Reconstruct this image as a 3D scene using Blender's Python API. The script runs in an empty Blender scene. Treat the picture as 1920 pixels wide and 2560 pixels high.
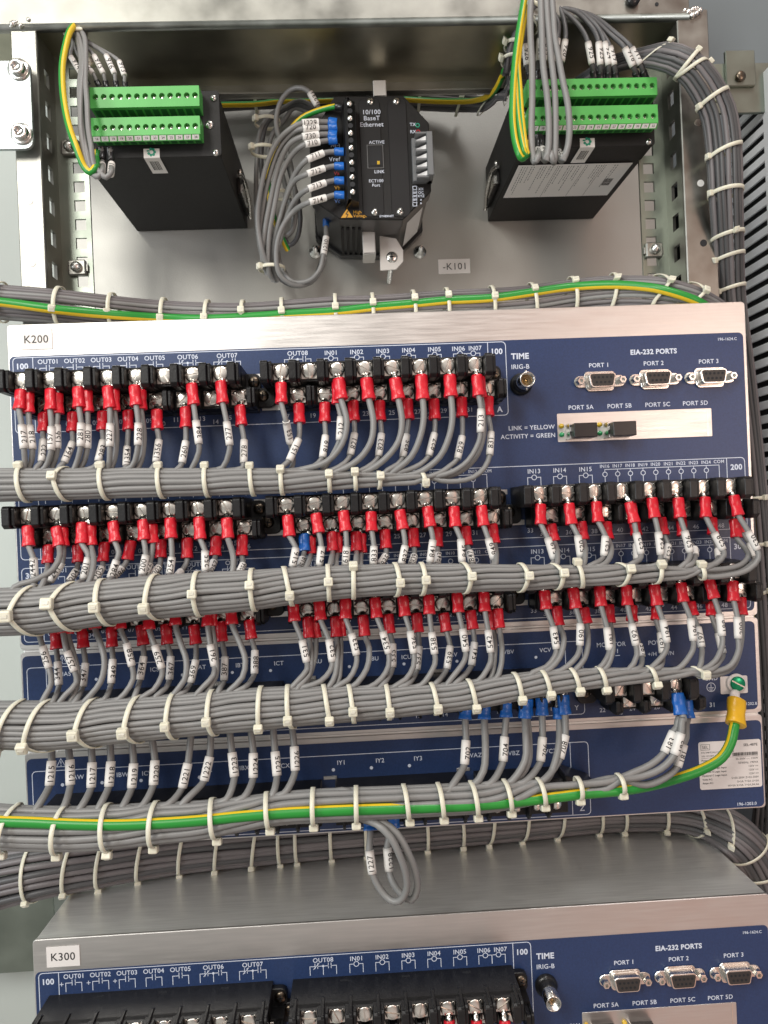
import bpy, bmesh, math, random
import numpy as np
from mathutils import Vector, Matrix
random.seed(7)
S = bpy.context.scene
COL = S.collection
MM = 0.001

# ------------------------------------------------------------------ camera
FPX = 1920.0
CAM_T = np.array([197.1, -455.6, -118.4])
def _rot(y, p, r):
    cy, sy, cp, sp, cr, sr = math.cos(y), math.sin(y), math.cos(p), math.sin(p), math.cos(r), math.sin(r)
    Ry = np.array([[cy, -sy, 0], [sy, cy, 0], [0, 0, 1]])
    Rp = np.array([[1, 0, 0], [0, cp, -sp], [0, sp, cp]])
    Rr = np.array([[cr, 0, sr], [0, 1, 0], [-sr, 0, cr]])
    return Ry @ Rp @ Rr
ROT = _rot(-0.04, 0.0, 0.042)
cd = bpy.data.cameras.new("camera")
cam = bpy.data.objects.new("camera", cd)
COL.objects.link(cam)
cd.sensor_fit = 'VERTICAL'; cd.sensor_height = 36; cd.sensor_width = 27; cd.lens = 27.0
cd.clip_start = 0.02; cd.clip_end = 30
m = Matrix.Identity(4)
for i in range(3):
    m[i][0] = ROT[i, 0]; m[i][1] = ROT[i, 2]; m[i][2] = -ROT[i, 1]; m[i][3] = CAM_T[i] * MM
cam.matrix_world = m
cd.dof.use_dof = True; cd.dof.focus_distance = 0.44; cd.dof.aperture_fstop = 24
S.camera = cam

# ------------------------------------------------------------------ world, lamps, exposure
W = bpy.data.worlds.new("World"); S.world = W; W.use_nodes = True
nt = W.node_tree; nt.nodes.clear()
wo = nt.nodes.new('ShaderNodeOutputWorld'); bg = nt.nodes.new('ShaderNodeBackground')
tc = nt.nodes.new('ShaderNodeTexCoord'); sep = nt.nodes.new('ShaderNodeSeparateXYZ')
nt.links.new(tc.outputs['Generated'], sep.inputs[0])
rx = nt.nodes.new('ShaderNodeValToRGB'); mp = nt.nodes.new('ShaderNodeMapRange')
mp.inputs['From Min'].default_value = -1; mp.inputs['From Max'].default_value = 1
nt.links.new(sep.outputs[0], mp.inputs['Value']); nt.links.new(mp.outputs[0], rx.inputs[0])
rx.color_ramp.elements[0].position = 0.0; rx.color_ramp.elements[0].color = (.62, .66, .62, 1)
rx.color_ramp.elements[1].position = 1.0; rx.color_ramp.elements[1].color = (.30, .34, .40, 1)
e = rx.color_ramp.elements.new(.45); e.color = (.60, .58, .55, 1)
e = rx.color_ramp.elements.new(.60); e.color = (.56, .50, .47, 1)
e = rx.color_ramp.elements.new(.68); e.color = (1.15, .60, .44, 1)
e = rx.color_ramp.elements.new(.75); e.color = (.55, .48, .46, 1)
rz = nt.nodes.new('ShaderNodeValToRGB'); mz = nt.nodes.new('ShaderNodeMapRange')
mz.inputs['From Min'].default_value = -1; mz.inputs['From Max'].default_value = 1
nt.links.new(sep.outputs[2], mz.inputs['Value']); nt.links.new(mz.outputs[0], rz.inputs[0])
rz.color_ramp.elements[0].color = (.82, .80, .78, 1); rz.color_ramp.elements[1].color = (1.05, 1.05, 1.02, 1)
e = rz.color_ramp.elements.new(.5); e.color = (.75, .75, .75, 1)
wn = nt.nodes.new('ShaderNodeTexNoise'); wn.inputs['Scale'].default_value = 2.6; wn.inputs['Detail'].default_value = 1
nt.links.new(tc.outputs['Generated'], wn.inputs['Vector'])
wr = nt.nodes.new('ShaderNodeMapRange'); wr.inputs['From Min'].default_value = .38; wr.inputs['From Max'].default_value = .62
wr.inputs['To Min'].default_value = .45; wr.inputs['To Max'].default_value = 1.45
nt.links.new(wn.outputs['Fac'], wr.inputs['Value'])
mx = nt.nodes.new('ShaderNodeMixRGB'); mx.blend_type = 'MULTIPLY'; mx.inputs[0].default_value = 1
nt.links.new(rx.outputs[0], mx.inputs[1]); nt.links.new(rz.outputs[0], mx.inputs[2])
m2 = nt.nodes.new('ShaderNodeMixRGB'); m2.blend_type = 'MULTIPLY'; m2.inputs[0].default_value = 1
nt.links.new(mx.outputs[0], m2.inputs[1]); nt.links.new(wr.outputs[0], m2.inputs[2])
nt.links.new(m2.outputs[0], bg.inputs[0]); bg.inputs[1].default_value = 0.66
nt.links.new(bg.outputs[0], wo.inputs[0])

def area(name, loc, target, sx, sy, power, color):
    l = bpy.data.lights.new(name, 'AREA'); l.shape = 'RECTANGLE'; l.size = sx; l.size_y = sy
    l.energy = power; l.color = color
    o = bpy.data.objects.new(name, l); COL.objects.link(o)
    o.location = loc
    o.rotation_euler = (Vector(target) - Vector(loc)).to_track_quat('-Z', 'Y').to_euler()
    return o
area("room_lamp_key", (-0.35, -1.05, 0.55), (.15, 0, -.15), .28, .55, 6.9, (1, .97, .90))
area("room_lamp_ceiling", (0.45, -0.75, 1.25), (.22, 0, -.2), .35, .35, 6.0, (1, .98, .95))
area("trunking_fill_light", (-0.75, -0.62, .05), (.5, .08, 0), .25, .5, 4.2, (.93, .96, 1))  # fill light added to brighten the trunking fingers, not a lamp of the room
area("warm_glow_light", (1.05, -1.2, -.05), (.25, 0, -.2), .3, .5, 2.4, (1, .80, .68))  # added warm light standing in for the orange reflection on the right
S.view_settings.view_transform = 'Standard'; S.view_settings.look = 'None'
S.view_settings.gamma = 1; S.view_settings.exposure = 0.40
S.render.engine = 'CYCLES'

# ------------------------------------------------------------------ picture <-> rack coordinates (millimetres, X right, Y away, Z up)
def U(px, py, y=0.0):
    d = ROT @ np.array([(px - 960) / FPX, 1, -(py - 1280) / FPX]); k = (y - CAM_T[1]) / d[1]
    return Vector(CAM_T + d * k)
def depth(p): return float((ROT.T @ (np.array(p) - CAM_T))[1])
CR = {'a': (0, 880, .217), 'b': (340, 880, .217), 'c': (660, 860, .217), 'd': (980, 860, .217), 'e': (0, 1220, .217), 'f': (340, 1220, .217),
      'g': (680, 1200, .217), 'h': (1000, 1200, .217), 'i': (1280, 1180, .1929), 'j': (1580, 1180, .2049), 'k': (0, 1520, .217), 'l': (340, 1500, .217),
      'm': (680, 1460, .217), 'n': (1000, 1440, .217), 'o': (1300, 1440, .217), 'p': (1560, 1440, .217), 'q': (0, 1840, .2532), 'r': (380, 1780, .2532),
      's': (760, 1800, .2532), 't': (1140, 1720, .2532), 'u': (1500, 1780, .2532), '1': (0, 0, .42194), '2': (560, 180, .36166),
      '3': (1120, 0, .48222), '5': (600, 1860, .42194), '7': (120, 40, .217), '8': (1240, 0, .2773), 'P': (0, 0, 1)}
def px(c, x, y):
    o = CR[c]; return (o[0] + x * o[2], o[1] + y * o[2])
def at(c, x, y, Y): return U(*px(c, x, y), Y)

# ------------------------------------------------------------------ materials
def mat(name, col, rough=.5, metal=0.0, spec=.5, noise=0.0, nscale=60, bump=0.0, bscale=400, stretch=None, rvar=0.0, coat=0.0, sss=0.0, trans=0.0):
    M = bpy.data.materials.new(name); M.use_nodes = True
    n = M.node_tree; b = n.nodes['Principled BSDF']
    b.inputs['Base Color'].default_value = (*col, 1); b.inputs['Roughness'].default_value = rough
    b.inputs['Metallic'].default_value = metal; b.inputs['Specular IOR Level'].default_value = spec
    if coat: b.inputs['Coat Weight'].default_value = coat; b.inputs['Coat Roughness'].default_value = .15
    if sss: b.inputs['Subsurface Weight'].default_value = sss; b.inputs['Subsurface Radius'].default_value = (.002, .002, .0015); b.inputs['Subsurface Scale'].default_value = .6
    if trans: b.inputs['Transmission Weight'].default_value = trans
    t = n.nodes.new('ShaderNodeTexCoord'); g = n.nodes.new('ShaderNodeMapping')
    n.links.new(t.outputs['Object'], g.inputs[0])
    if stretch: g.inputs['Scale'].default_value = stretch
    if noise or rvar:
        z = n.nodes.new('ShaderNodeTexNoise'); z.inputs['Scale'].default_value = nscale; z.inputs['Detail'].default_value = 4
        n.links.new(g.outputs[0], z.inputs['Vector'])
        if noise:
            r = n.nodes.new('ShaderNodeMapRange'); r.inputs['From Min'].default_value = .3; r.inputs['From Max'].default_value = .7
            r.inputs['To Min'].default_value = 1 - noise; r.inputs['To Max'].default_value = 1 + noise
            n.links.new(z.outputs['Fac'], r.inputs['Value'])
            v = n.nodes.new('ShaderNodeVectorMath'); v.operation = 'SCALE'; v.inputs[0].default_value = col
            n.links.new(r.outputs[0], v.inputs['Scale']); n.links.new(v.outputs[0], b.inputs['Base Color'])
        if rvar:
            r = n.nodes.new('ShaderNodeMapRange'); r.inputs['From Min'].default_value = .3; r.inputs['From Max'].default_value = .7
            r.inputs['To Min'].default_value = max(.04, rough - rvar); r.inputs['To Max'].default_value = rough + rvar
            n.links.new(z.outputs['Fac'], r.inputs['Value']); n.links.new(r.outputs[0], b.inputs['Roughness'])
    if bump:
        z = n.nodes.new('ShaderNodeTexNoise'); z.inputs['Scale'].default_value = bscale; z.inputs['Detail'].default_value = 3
        n.links.new(g.outputs[0], z.inputs['Vector'])
        k = n.nodes.new('ShaderNodeBump'); k.inputs['Strength'].default_value = bump; k.inputs['Distance'].default_value = .0004
        n.links.new(z.outputs['Fac'], k.inputs['Height']); n.links.new(k.outputs[0], b.inputs['Normal'])
    return M
ALU = mat('brushed_aluminium', (.74, .72, .70), .38, 1, noise=.05, nscale=35, rvar=.07, bump=.10, bscale=500, stretch=(1, 1, 18))
ALUTOP = mat('brushed_aluminium_lid', (.90, .90, .88), .40, .75, noise=.06, nscale=40, rvar=.06, bump=.12, bscale=420, stretch=(1, 14, 1))
ZINC = mat('galvanised_steel', (.315, .312, .285), .40, 1, noise=.20, nscale=45, rvar=.10, bump=.10, bscale=160)
ZINCG = mat('galvanised_steel_green', (.27, .30, .26), .42, 1, noise=.12, nscale=30, rvar=.10, bump=.08, bscale=120)
ZINCU = mat('galvanised_reflected_light', (.50, .48, .38), .36, 1, noise=.35, nscale=14, rvar=.10, bump=.08, bscale=120)  # lighter, mottled colour imitates light reflected on the crossbar's underside
SATIN = mat('satin_nickel_plate', (.72, .70, .67), .5, .55, noise=.05, nscale=60)
ZINCJ = mat('bright_zinc', (.46, .50, .50), .42, 1, noise=.12, nscale=40, rvar=.10, bump=.10, bscale=160)
ZPLATE = mat('mounting_plate_zinc', (.43, .425, .40), .50, .75, noise=.05, nscale=22, rvar=.06, bump=.22, bscale=900)
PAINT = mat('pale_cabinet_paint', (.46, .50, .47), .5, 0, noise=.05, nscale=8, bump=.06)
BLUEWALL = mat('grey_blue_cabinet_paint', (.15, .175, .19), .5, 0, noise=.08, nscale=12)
SOCK = mat('connector_insert', (.035, .03, .028), .45)
BLUE = mat('navy_panel_print', (.019, .041, .118), .38, 0, noise=.12, nscale=900, bump=.12, bscale=1400)
WHITEINK = mat('white_ink', (.66, .72, .84), .5)
BLACKINK = mat('black_ink', (.02, .02, .022), .5)
BLACK = mat('black_plastic', (.0095, .0095, .0105), .40, 0, spec=.40, noise=.25, nscale=300, bump=.25, bscale=1100)
BLACKM = mat('black_painted_steel', (.010, .0095, .0095), .58, 0, spec=.35, noise=.2, nscale=300, bump=.25, bscale=1600)
BLACKS = mat('black_smooth_plastic', (.012, .012, .013), .28, 0, bump=.05)
GREYP = mat('grey_plastic', (.15, .155, .16), .4)
SCREW = mat('nickel_screw', (.92, .88, .82), .27, 1, noise=.05, nscale=200, rvar=.06, bump=.06, bscale=700)
SCREWD = mat('nickel_washer', (.80, .74, .68), .34, 1, noise=.1, nscale=200, rvar=.08)
DARKSCREW = mat('dark_screw', (.16, .13, .10), .32, 1)
STEEL = mat('stainless_steel', (.72, .71, .68), .25, 1, noise=.08, nscale=120, rvar=.08)
GOLD = mat('gold_contact', (.70, .45, .20), .25, 1)
WIRE = mat('grey_wire_insulation', (.215, .215, .212), .42, 0, noise=.06, nscale=40, bump=.08, bscale=500)
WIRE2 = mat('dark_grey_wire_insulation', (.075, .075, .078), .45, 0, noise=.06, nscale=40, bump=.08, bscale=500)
WIREP = mat('mauve_grey_wire_insulation', (.150, .138, .142), .45, 0, noise=.08, nscale=40, bump=.08, bscale=500)
GREEN = mat('green_insulation', (.02, .26, .035), .35, 0)
YELLOW = mat('yellow_insulation', (.75, .52, .02), .38, 0)
RED = mat('red_vinyl', (.62, .013, .028), .30, 0, noise=.12, nscale=260, bump=.35, bscale=500, sss=.12)
BLUEV = mat('blue_vinyl', (.012, .12, .46), .30, 0, noise=.12, nscale=260, bump=.35, bscale=500, sss=.12)
YELV = mat('yellow_vinyl', (.74, .42, .012), .35, 0, noise=.06, nscale=200, bump=.3, bscale=400)
MARK = mat('white_marker_sleeve', (.74, .72, .69), .48, 0, noise=.03, nscale=150)
STICK = mat('white_sticker', (.80, .78, .76), .5)
PINKST = mat('silver_rating_sticker', (.74, .69, .67), .45, .0)
NYLON = mat('natural_nylon', (.70, .68, .56), .36, 0, sss=.35, bump=.05)
GREENP = mat('green_terminal_plastic', (.085, .40, .085), .42, 0, noise=.04, nscale=80, bump=.06)
GREEND = mat('green_recess_shade', (.02, .12, .03), .5)  # darker green paints the shade of the wire slots
GREENSC = mat('green_dyed_screw', (.01, .30, .14), .22, .6, bump=.1)
DUCT = mat('white_trunking', (.90, .93, .98), .5, 0)
DARK = mat('dark_cavity_shade', (.012, .013, .016), .7)  # near-black that also paints the shade in holes, slots and gaps
YLED = mat('yellow_lens', (.65, .42, .02), .25, 0, coat=.5)
GLED = mat('green_lens', (.03, .34, .12), .25, 0, coat=.5)
ORINK = mat('orange_ink', (.65, .33, .03), .5)
REDINK = mat('red_ink', (.45, .02, .03), .5)
BLUEINK = mat('blue_ink', (.10, .20, .50), .5)
GRNINK = mat('green_ink', (.02, .32, .20), .5)

# ------------------------------------------------------------------ text
_tc = {}
def text_geo(s, size, bold=0.0, cut=0.0):
    key = (s, size, bold, cut)
    if key in _tc: return _tc[key]
    c = bpy.data.curves.new('t', 'FONT'); c.body = s; c.size = size / .69; c.resolution_u = 3
    c.offset = bold * size * .035; c.space_character = 1.06
    o = bpy.data.objects.new('t', c)
    me = bpy.data.meshes.new_from_object(o)
    bm = bmesh.new(); bm.from_mesh(me)
    if cut:
        ys = [v.co.y for v in bm.verts]; y = min(ys) + cut
        while y < max(ys):
            bmesh.ops.bisect_plane(bm, geom=bm.verts[:] + bm.edges[:] + bm.faces[:], plane_co=(0, y, 0), plane_no=(0, 1, 0)); y += cut
    bm.verts.ensure_lookup_table(); bm.verts.index_update()
    vs = [(v.co.x, v.co.y) for v in bm.verts]; fs = [[v.index for v in f.verts] for f in bm.faces]
    bm.free(); bpy.data.meshes.remove(me); bpy.data.objects.remove(o); bpy.data.curves.remove(c)
    if vs:
        x0 = min(v[0] for v in vs); x1 = max(v[0] for v in vs)
    else: x0 = x1 = 0
    r = ([(x - (x0 + x1) / 2, y - size * .5) for x, y in vs], fs, x1 - x0)
    _tc[key] = r
    return r

# ------------------------------------------------------------------ mesh builder (millimetres)
class MB:
    def __init__(s, *mats): s.v = []; s.f = []; s.mi = []; s.sm = []; s.mats = list(mats)
    def m(s, M):
        if M not in s.mats: s.mats.append(M)
        return s.mats.index(M)
    def add(s, vs, fs, M, smooth=False):
        b = len(s.v); k = s.m(M); s.v.extend([tuple(v) for v in vs])
        for f in fs: s.f.append([i + b for i in f]); s.mi.append(k); s.sm.append(smooth)
        return s
    def bm(s, bm, M, smooth=False):
        bm.verts.ensure_lookup_table(); bm.verts.index_update()
        s.add([v.co[:] for v in bm.verts], [[v.index for v in f.verts] for f in bm.faces], M, smooth); bm.free(); return s
    def box(s, x0, x1, y0, y1, z0, z1, M, bev=0.0, seg=1, mtx=None):
        bm = bmesh.new(); bmesh.ops.create_cube(bm, size=1)
        for v in bm.verts: v.co = Vector(((x0 + x1) / 2 + v.co.x * abs(x1 - x0), (y0 + y1) / 2 + v.co.y * abs(y1 - y0), (z0 + z1) / 2 + v.co.z * abs(z1 - z0)))
        if bev: bmesh.ops.bevel(bm, geom=bm.edges[:], offset=bev, segments=seg, affect='EDGES', profile=.5)
        if mtx: bm.transform(mtx)
        return s.bm(bm, M)
    def prism(s, pts, axis, a0, a1, M, bev=0.0):
        """polygon pts in the two other axes, extruded along axis"""
        n = len(pts)
        def mk(p, a):
            return {'x': (a, p[0], p[1]), 'y': (p[0], a, p[1]), 'z': (p[0], p[1], a)}[axis]
        vs = [mk(p, a0) for p in pts] + [mk(p, a1) for p in pts]
        fs = [list(range(n)), [n + i for i in reversed(range(n))]] + [[i, (i + 1) % n, n + (i + 1) % n, n + i][::-1] for i in range(n)]
        bm = bmesh.new(); bv = [bm.verts.new(v) for v in vs]
        for f in fs: bm.faces.new([bv[i] for i in f])
        bmesh.ops.recalc_face_normals(bm, faces=bm.faces[:])
        if bev: bmesh.ops.bevel(bm, geom=bm.edges[:], offset=bev, segments=1, affect='EDGES')
        return s.bm(bm, M)
    def rrect(s, x0, x1, z0, z1, r, y0, y1, M, bev=0.0):
        p = []
        for cx, cz, a in ((x1 - r, z1 - r, 0), (x0 + r, z1 - r, 90), (x0 + r, z0 + r, 180), (x1 - r, z0 + r, 270)):
            for k in range(5): t = math.radians(a + k * 22.5); p.append((cx + r * math.cos(t), cz + r * math.sin(t)))
        return s.prism(p, 'y', y0, y1, M, bev)
    def lathe(s, prof, c, M, n=24, ax=None, smooth=True, sx=1.0):
        """prof: (radius, height along axis); axis defaults to -Y (towards the viewer)"""
        ax = Vector(ax or (0, -1, 0)).normalized(); c = Vector(c)
        u = ax.cross(Vector((0, 0, 1)));
        if u.length < .1: u = Vector((1, 0, 0))
        u.normalize(); w = ax.cross(u)
        vs = []; fs = []
        for r, h in prof:
            for k in range(n):
                t = 2 * math.pi * k / n; vs.append(c + ax * h + (u * math.cos(t) * sx + w * math.sin(t)) * r)
        for i in range(len(prof) - 1):
            for k in range(n): fs.append([i * n + k, i * n + (k + 1) % n, (i + 1) * n + (k + 1) % n, (i + 1) * n + k])
        if prof[-1][0] > 1e-4: fs.append([(len(prof) - 1) * n + k for k in range(n)])
        return s.add(vs, fs, M, smooth)
    def tube(s, pts, rad, M, n=10, M2=None, seg2=(), ell=1.0, cap=True, ref=(0, -1, 0)):
        """sweep; rad number or list; ell stretches the radius sideways"""
        ref = Vector(ref); N = len(pts); vs = []; pu = None
        for i, p in enumerate(pts):
            t = (pts[min(i + 1, N - 1)] - pts[max(i - 1, 0)])
            if t.length < 1e-6: t = Vector((1, 0, 0))
            t.normalize(); f = ref - t * ref.dot(t)
            if f.length < .25 and pu is not None: f = pu - t * pu.dot(t)
            if f.length < 1e-3: f = t.orthogonal()
            f.normalize(); pu = f; w = t.cross(f); r = rad[i] if isinstance(rad, (list, tuple)) else rad
            for k in range(n):
                a = 2 * math.pi * k / n; vs.append(p + f * math.cos(a) * r + w * math.sin(a) * r * ell)
        f1 = []; f2 = []
        for i in range(N - 1):
            for k in range(n):
                q = [i * n + k, (i + 1) * n + k, (i + 1) * n + (k + 1) % n, i * n + (k + 1) % n]
                (f2 if k in seg2 else f1).append(q)
        b = len(s.v); s.add(vs, f1, M, True)
        if f2:
            kk = s.m(M2)
            for f in f2: s.f.append([i + b for i in f]); s.mi.append(kk); s.sm.append(True)
        if cap:
            for q in (list(range(n)), [(N - 1) * n + i for i in range(n)]):
                s.f.append([i + b for i in q]); s.mi.append(s.m(M)); s.sm.append(False)
        return s
    def text(s, t, x, z, size, M, y=-.35, bold=0.0, rot=0.0, align=0, mtx=None):
        if M is WHITEINK: size *= 1.1; bold = max(bold * 1.2, .5)
        vs, fs, w = text_geo(t, size, bold)
        ca, sa = math.cos(rot), math.sin(rot); ox = {0: 0, -1: w / 2, 1: -w / 2}[align]
        out = []
        for a, b in vs:
            a += ox; out.append(Vector((x + a * ca - b * sa, y, z + a * sa + b * ca)))
        if mtx: out = [mtx @ v for v in out]
        return s.add(out, fs, M)
    def line(s, pts, w, M, y=-.32, closed=False):
        """flat ink line in the XZ plane"""
        n = len(pts)
        for i in range(n if closed else n - 1):
            a = Vector(pts[i]); b = Vector(pts[(i + 1) % n]); d = b - a
            if d.length < 1e-6: continue
            d.normalize(); nn = Vector((-d.y, d.x)) * w / 2; a = a - d * w / 2; b = b + d * w / 2
            s.add([(q.x, y, q.y) for q in (a - nn, b - nn, b + nn, a + nn)], [[0, 1, 2, 3]], M); y -= .006
        return s
    def ring(s, x, z, r, w, M, y=-.34, n=20, fill=False):
        vs = []; fs = []
        for k in range(n):
            t = 2 * math.pi * k / n; vs += [(x + (r - w / 2) * math.cos(t), y, z + (r - w / 2) * math.sin(t)), (x + (r + w / 2) * math.cos(t), y, z + (r + w / 2) * math.sin(t))]
        if fill: return s.add(vs[1::2], [list(range(n))], M)
        for k in range(n): j = (k + 1) % n; fs.append([2 * k, 2 * k + 1, 2 * j + 1, 2 * j])
        return s.add(vs, fs, M)
    def build(s, name, parent=None, loc=None):
        o0 = Vector(loc) if loc is not None else (Vector(parent['_o']) if parent is not None and '_o' in parent else Vector((0, 0, 0)))
        me = bpy.data.meshes.new(name)
        me.from_pydata([((v[0] - o0.x) * MM, (v[1] - o0.y) * MM, (v[2] - o0.z) * MM) for v in s.v], [], s.f)
        for M in s.mats: me.materials.append(M)
        me.polygons.foreach_set('material_index', s.mi); me.polygons.foreach_set('use_smooth', s.sm)
        me.update()
        o = bpy.data.objects.new(name, me); COL.objects.link(o)
        if parent is not None:
            o.parent = parent; o['_o'] = o0[:]
        else: o.location = o0 * MM; o['_o'] = o0[:]
        return o
def thing(name, label, cat, loc, group=None):
    o = bpy.data.objects.new(name, None); COL.objects.link(o); o.empty_display_size = .01
    o.location = Vector(loc) * MM; o['_o'] = tuple(loc)
    return tag(o, label, cat, group)
def tag(o, label=None, cat=None, group=None, kind=None):
    if label: o['label'] = label
    if cat: o['category'] = cat
    if group: o['group'] = group
    if kind: o['kind'] = kind
    return o
def spline(pts, step=2.5):
    """centripetal Catmull-Rom through pts"""
    P = [Vector(p) for p in pts]
    Q = [P[0]]
    for p in P[1:]:
        if (p - Q[-1]).length > .3: Q.append(p)
    P = Q
    if len(P) < 3: return P
    P = [P[0] * 2 - P[1]] + P + [P[-1] * 2 - P[-2]]
    out = []
    for i in range(1, len(P) - 2):
        p0, p1, p2, p3 = P[i - 1:i + 3]
        t0 = 0; t1 = t0 + (p1 - p0).length ** .5; t2 = t1 + (p2 - p1).length ** .5; t3 = t2 + (p3 - p2).length ** .5
        n = max(2, int((p2 - p1).length / step))
        for k in range(n):
            t = t1 + (t2 - t1) * k / n
            A1 = p0 * ((t1 - t) / (t1 - t0)) + p1 * ((t - t0) / (t1 - t0)); A2 = p1 * ((t2 - t) / (t2 - t1)) + p2 * ((t - t1) / (t2 - t1)); A3 = p2 * ((t3 - t) / (t3 - t2)) + p3 * ((t - t2) / (t3 - t2))
            B1 = A1 * ((t2 - t) / (t2 - t0)) + A2 * ((t - t0) / (t2 - t0)); B2 = A2 * ((t3 - t) / (t3 - t1)) + A3 * ((t - t1) / (t3 - t1))
            out.append(B1 * ((t2 - t) / (t2 - t1)) + B2 * ((t - t1) / (t2 - t1)))
    out.append(P[-2])
    return out
ORD = ['first', 'second', 'third', 'fourth', 'fifth', 'sixth', 'seventh', 'eighth', 'ninth', 'tenth', 'eleventh', 'twelfth', 'thirteenth', 'fourteenth',
       'fifteenth', 'sixteenth', 'seventeenth', 'eighteenth', 'nineteenth', 'twentieth', 'twenty-first', 'twenty-second', 'twenty-third', 'twenty-fourth']

# ================================================================== cabinet, frame, plate
def boxthing(name, x0, x1, y0, y1, z0, z1, M, label, cat, bev=.3, kind=None):
    b = MB(M); b.box(x0, x1, y0, y1, z0, z1, M, bev)
    return tag(b.build(name, loc=((x0 + x1) / 2, y1, z0)), label, cat, kind=kind)
# mounting plate behind the three devices
p0 = U(170, 205, 150); p1 = U(1665, 205, 150)
boxthing('mounting_plate', p0.x, p1.x, 150, 152.5, 2, U(900, 215, 150).z, ZPLATE, 'smooth zinc mounting plate behind the two green terminal modules and the transducer', 'mounting plate')
# cabinet walls
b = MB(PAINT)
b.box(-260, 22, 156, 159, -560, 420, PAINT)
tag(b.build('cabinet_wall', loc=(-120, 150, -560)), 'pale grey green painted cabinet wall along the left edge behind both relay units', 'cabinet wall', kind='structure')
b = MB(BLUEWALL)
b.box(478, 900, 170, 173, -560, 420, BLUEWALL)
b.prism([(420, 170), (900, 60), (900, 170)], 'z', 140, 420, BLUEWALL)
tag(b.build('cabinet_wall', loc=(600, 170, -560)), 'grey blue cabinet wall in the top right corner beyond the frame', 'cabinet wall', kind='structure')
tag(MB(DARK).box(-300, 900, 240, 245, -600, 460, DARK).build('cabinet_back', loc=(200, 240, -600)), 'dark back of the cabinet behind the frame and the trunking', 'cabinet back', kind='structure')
b = MB(BLUEWALL); q0 = at('P', -120, 40, 70); q1 = at('P', 62, 160, 70); b.box(q0.x, q1.x, 70, 72, q1.z, q0.z + 20, BLUEWALL)  # dark sheet added so this gap reads dark
tag(b.build('side_sheet', loc=q0), 'dark grey blue sheet added to darken the gap above the joint plate at the top left', 'sheet')
b = MB(ZINCG); q0 = at('P', -160, 2190, 120); q1 = at('P', 140, 2425, 120); b.box(q0.x, q1.x, 120, 122, q1.z, q0.z, ZINCG, .4)
tag(b.build('side_sheet', loc=q0), 'blurry green grey metal sheet left of the lower unit', 'sheet')
def perf(name, x0, x1, y0, y1, z0, z1, axis, holes, M):
    """folded strip with square holes: axis 'x' faces the viewer, 'y' is a web in depth. holes = (centre, width, pitch, height)"""
    b = MB(M); hc, hw, pitch, hh, off = holes
    a0, a1 = (x0, x1) if axis == 'x' else (y0, y1)
    def bx(a, c, za, zb):
        if axis == 'x': b.box(a, c, y0, y1, za, zb, M)
        else: b.box(x0, x1, a, c, za, zb, M)
    bx(a0, hc - hw / 2, z0, z1); bx(hc + hw / 2, a1, z0, z1)
    z = z1 - off
    top = z1
    while z - hh > z0:
        bx(hc - hw / 2, hc + hw / 2, z, top); top = z - hh; z -= pitch
    bx(hc - hw / 2, hc + hw / 2, z0, top)
    return b
zt = U(60, 66, 20).z + 4; zb = -296
# left post
x0 = U(25, 70, 20).x; x1 = U(90, 70, 20).x; xb = U(222, 422, 47).x
t = thing('frame_post', 'galvanised left post of the frame with two columns of square holes', 'frame post', (x0, 20, zb), 'upright posts of the frame')
MB(ZINC).box(x0, x1, 20, 22, zb, zt, ZINC, .6).build('front_flange', t)
perf('', x1 - 2, x1, 22, 47, zb, zt, 'y', (34, 8, 20, 9.5, 24), ZINC).build('perforated_web', t)
perf('', x1, xb, 47, 49, zb, zt, 'x', (x1 + (xb - x1) * .66, 7, 12.2, 7.2, 14), ZINCG).build('perforated_flange', t)
for c_, a_, b_ in (('1', 175, 1190), ('1', 190, 1560)):
    q = at(c_, a_, b_, 19.9); MB(STICK).lathe([(0, 0), (2.1, 0), (2.1, .25), (0, .25)], q + Vector((0, .1, 0)), STICK, 16, smooth=False).build('plug', t)
# right post
x0r = U(1708, 420, 20).x; x1r = U(1786, 420, 20).x; xbr = U(1598, 422, 47).x
t = thing('frame_post', 'galvanised right post of the frame beside the thick dark cable bundle', 'frame post', (x0r, 20, zb), 'upright posts of the frame')
MB(ZINC).box(x0r, x1r, 20, 22, zb, zt, ZINC, .6).build('front_flange', t)
perf('', x0r, x0r + 2, 22, 47, zb, zt, 'y', (34, 9, 20, 10, 24), ZINC).build('perforated_web', t)
perf('', xbr, x0r, 47, 49, zb, zt, 'x', (xbr + (x0r - xbr) * .36, 7, 12.2, 7.2, 60), ZINCG).build('perforated_flange', t)
for c_, a_, b_, mm_ in (('3', 1297, 635, SCREWD), ('3', 1310, 950, STICK), ('3', 1325, 1260, DARK)):
    q = at(c_, a_, b_, 19.9); MB(mm_).lathe([(0, 0), (2.2, 0), (2.2, .3), (0, .3)], q + Vector((0, .1, 0)), mm_, 16, smooth=False).build('plug', t)
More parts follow.
